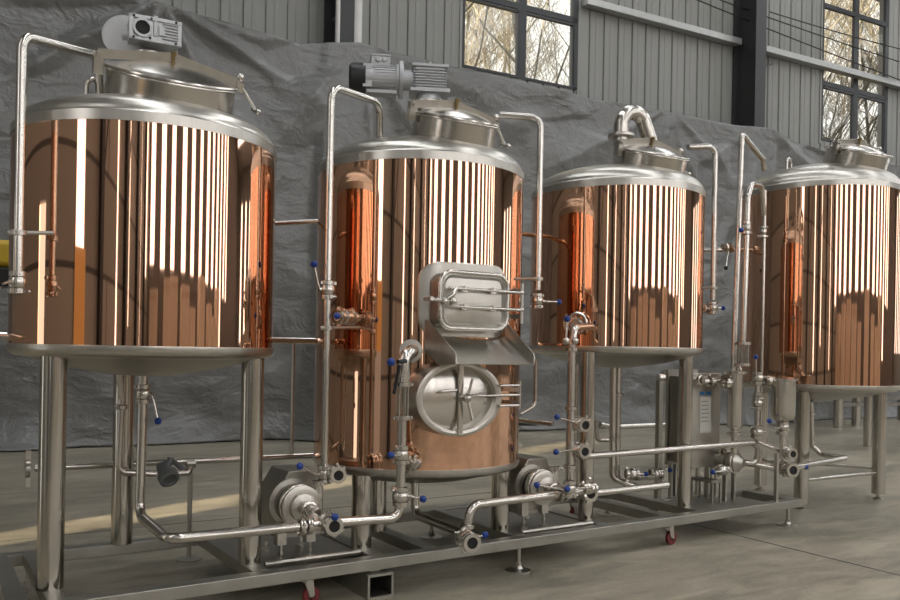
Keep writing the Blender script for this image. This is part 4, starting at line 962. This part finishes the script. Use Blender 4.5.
# right of the tall tank
pipe([(3.06, 4.5, 1.21), (3.668, 4.500, 1.260), (3.667, 4.500, 0.908), (3.535, 4.500, 0.848)], .016, 'thin bent pipe right of the chute behind the tall tank', bend=.05)
pipe([(3.438, 4.600, 0.816), (3.580, 4.200, 0.803)], .018, 'slim pipe from behind the tall tank to the upper blue valve')
b = M().cyl((3.596, 4.750, 0.755), (3.893, 4.750, 0.745), .012, n=10); tag(b.obj('black_rod', BLACK), 'short black rod pointing right behind the tall tank', 'rod')
pipe([(2.95, 4.72, 2.14), (3.72, 4.62, 2.12)], .018, 'horizontal crosspiece pipe between the tall tank and the third tank')
pipe([(5.784, 4.850, 2.204), (6.393, 4.600, 2.230)], .018, 'horizontal crosspiece pipe between the third and rightmost tanks')
valve((6.021, 4.750, 2.232), (1, -.2, 0), (5.949, 4.700, 2.046), 'valve with black knob on the crosspiece pipe left of the rightmost tank', r=.022, kmat=BLACK)
tp = pipe([(6.199, 6.500, 0.517), (6.378, 6.500, 0.478), (7.632, 6.500, 0.468)], .03, 'steel floor pipe on short props in the background under the third tank')
for g in ((6.467, 6.500, 0.486), (7.529, 6.500, 0.471)): M().cyl((g[0], 6.5, 0), (g[0], 6.5, g[2] - .02), .015, n=10).lathe([(.05, 0), (.05, .008), (.015, .01)], (g[0], 6.5, 0), n=16).obj('prop', STEEL, tp)
pipe([(4.629, 4.900, 0.740), (4.631, 4.900, 0.626), (4.655, 4.900, 0.577), (4.810, 4.900, 0.570)], .02, 'small bent pipe behind the third tank left leg', bend=.04)
pipe([(6.27, 4.15, .24), (7.36, 4.1, .24)], .016, 'horizontal stay bar between the front legs of the rightmost tank')
pipe([(6.27, 4.15, .30), (6.80, 4.93, .30)], .013, 'horizontal stay bar going back from the left leg of the rightmost tank')
pipe([(7.36, 4.1, .28), (6.80, 4.93, .28)], .013, 'horizontal stay bar going back from the right leg of the rightmost tank')
c4 = V((6.112, 4.518, 2.678)) if True else None
# ------------------------------------------------------------------ far background
t = thing('storage_tank', 'grey steel tank on legs in the background behind the rightmost tank', 'tank', (11.6, 6.2, 0))
M().lathe([(.0, .95), (.5, 1.05), (.62, 1.15), (.62, 2.6), (.5, 2.75), (.0, 2.85)], (11.55, 6.1, 0), n=48).obj('tank_body', STEEL, t)
for ax_, ay_ in ((-.45, -.3), (.45, -.3), (0, .5)): M().cyl((11.55 + ax_, 6.1 + ay_, 0), (11.55 + ax_, 6.1 + ay_, 1.2), .06).obj('leg', LEGM, t)
q = V((14.019, 8.566, 0.000)); t = thing('storage_tank', 'dark tank in the background seen under the rightmost tank', 'tank', (q.x, q.y, 0))
M().lathe([(.0, .62), (.55, .66), (.6, .72), (.6, 1.5), (.0, 1.6)], (q.x + .3, q.y + .45, 0), n=40).obj('tank_body', CASTD, t)
for a, b in ((0, 0), (.75, .1), (.3, .95)): M().cyl((q.x + a, q.y + b, 0), (q.x + a, q.y + b, .8), .085).obj('leg', LEGM, t)
m = M(); m.bar((q.x + .1, q.y, .42), (q.x + 3.2, q.y - .3, .40), .05, .06); m.bar((q.x + .1, q.y + .6, .46), (q.x + 3.2, q.y + .5, .46), .05, .06); m.bx(q.x + 3.1, q.x + 3.2, q.y - .35, q.y + .6, 0, .43); tag(m.obj('steel_rack', DSTEEL), 'low steel rack on the floor behind the legs of the rightmost tank', 'rack')
q = V((0.382, 5.600, 1.759)); t = thing('tool_case', 'yellow and black case at the far left edge of the photo', 'case', (q.x, q.y, 0))
M().box((q.x, q.y, q.z + .05), (.22, .2, .16)).obj('case_lid', YELLOW, t, bevel=.03); M().box((q.x, q.y, q.z - .09), (.22, .2, .11)).obj('case_base', BLACK, t, bevel=.01)
m = M(); m.cyl((q.x - .06, q.y, 0), (q.x - .06, q.y, q.z - .146), .03); m.lathe([(.11, 0), (.11, .02), (.03, .03)], (q.x - .06, q.y, 0)); m.bx(q.x - .14, q.x + .05, q.y - .1, q.y + .1, q.z - .165, q.z - .146)
tag(m.obj('work_stand', DSTEEL), 'narrow grey stand holding the yellow and black case', 'stand')

# ------------------------------------------------------------------ light, sky, camera
w = bpy.data.worlds.new('sky'); sc.world = w; w.use_nodes = True
nt = w.node_tree; bg = nt.nodes['Background']; bg.inputs[0].default_value = (1.0, .985, .94, 1); bg.inputs[1].default_value = 1.3
sun = bpy.data.lights.new('low_sun', 'SUN'); sun.energy = 12; sun.angle = R(1.3); sun.color = (1, .82, .56)
so = bpy.data.objects.new('low_sun', sun); COL.objects.link(so)
sd = V((.94, .335, -.20)).normalized(); so.rotation_euler = sd.to_track_quat('-Z', 'Y').to_euler(); so.location = (-8, 2, 4)

cam = bpy.data.cameras.new('camera'); co = bpy.data.objects.new('camera', cam); COL.objects.link(co)
cam.sensor_width = 36; cam.lens = 821 / 900 * 36; cam.clip_start = .05; cam.clip_end = 300
cam.shift_y = 50 / 900
co.location = (0, 0, 1.284)
fw = V((math.cos(R(56.8)), math.sin(R(56.8)), 0)); rt = V((math.sin(R(56.8)), -math.cos(R(56.8)), 0)); up = V((0, 0, 1))
rl = .018
x2 = rt * math.cos(rl) + up * math.sin(rl); y2 = up * math.cos(rl) - rt * math.sin(rl)
co.matrix_world = Matrix(((x2.x, y2.x, -fw.x, 0), (x2.y, y2.y, -fw.y, 0), (x2.z, y2.z, -fw.z, 1.284), (0, 0, 0, 1)))
sc.camera = co
sc.view_settings.view_transform = 'Standard'; sc.view_settings.look = 'None'; sc.view_settings.gamma = 1; sc.view_settings.exposure = 0.25
sc.view_settings.use_curve_mapping = False
sc.cycles.max_bounces = 10; sc.cycles.glossy_bounces = 6; sc.cycles.sample_clamp_indirect = 6
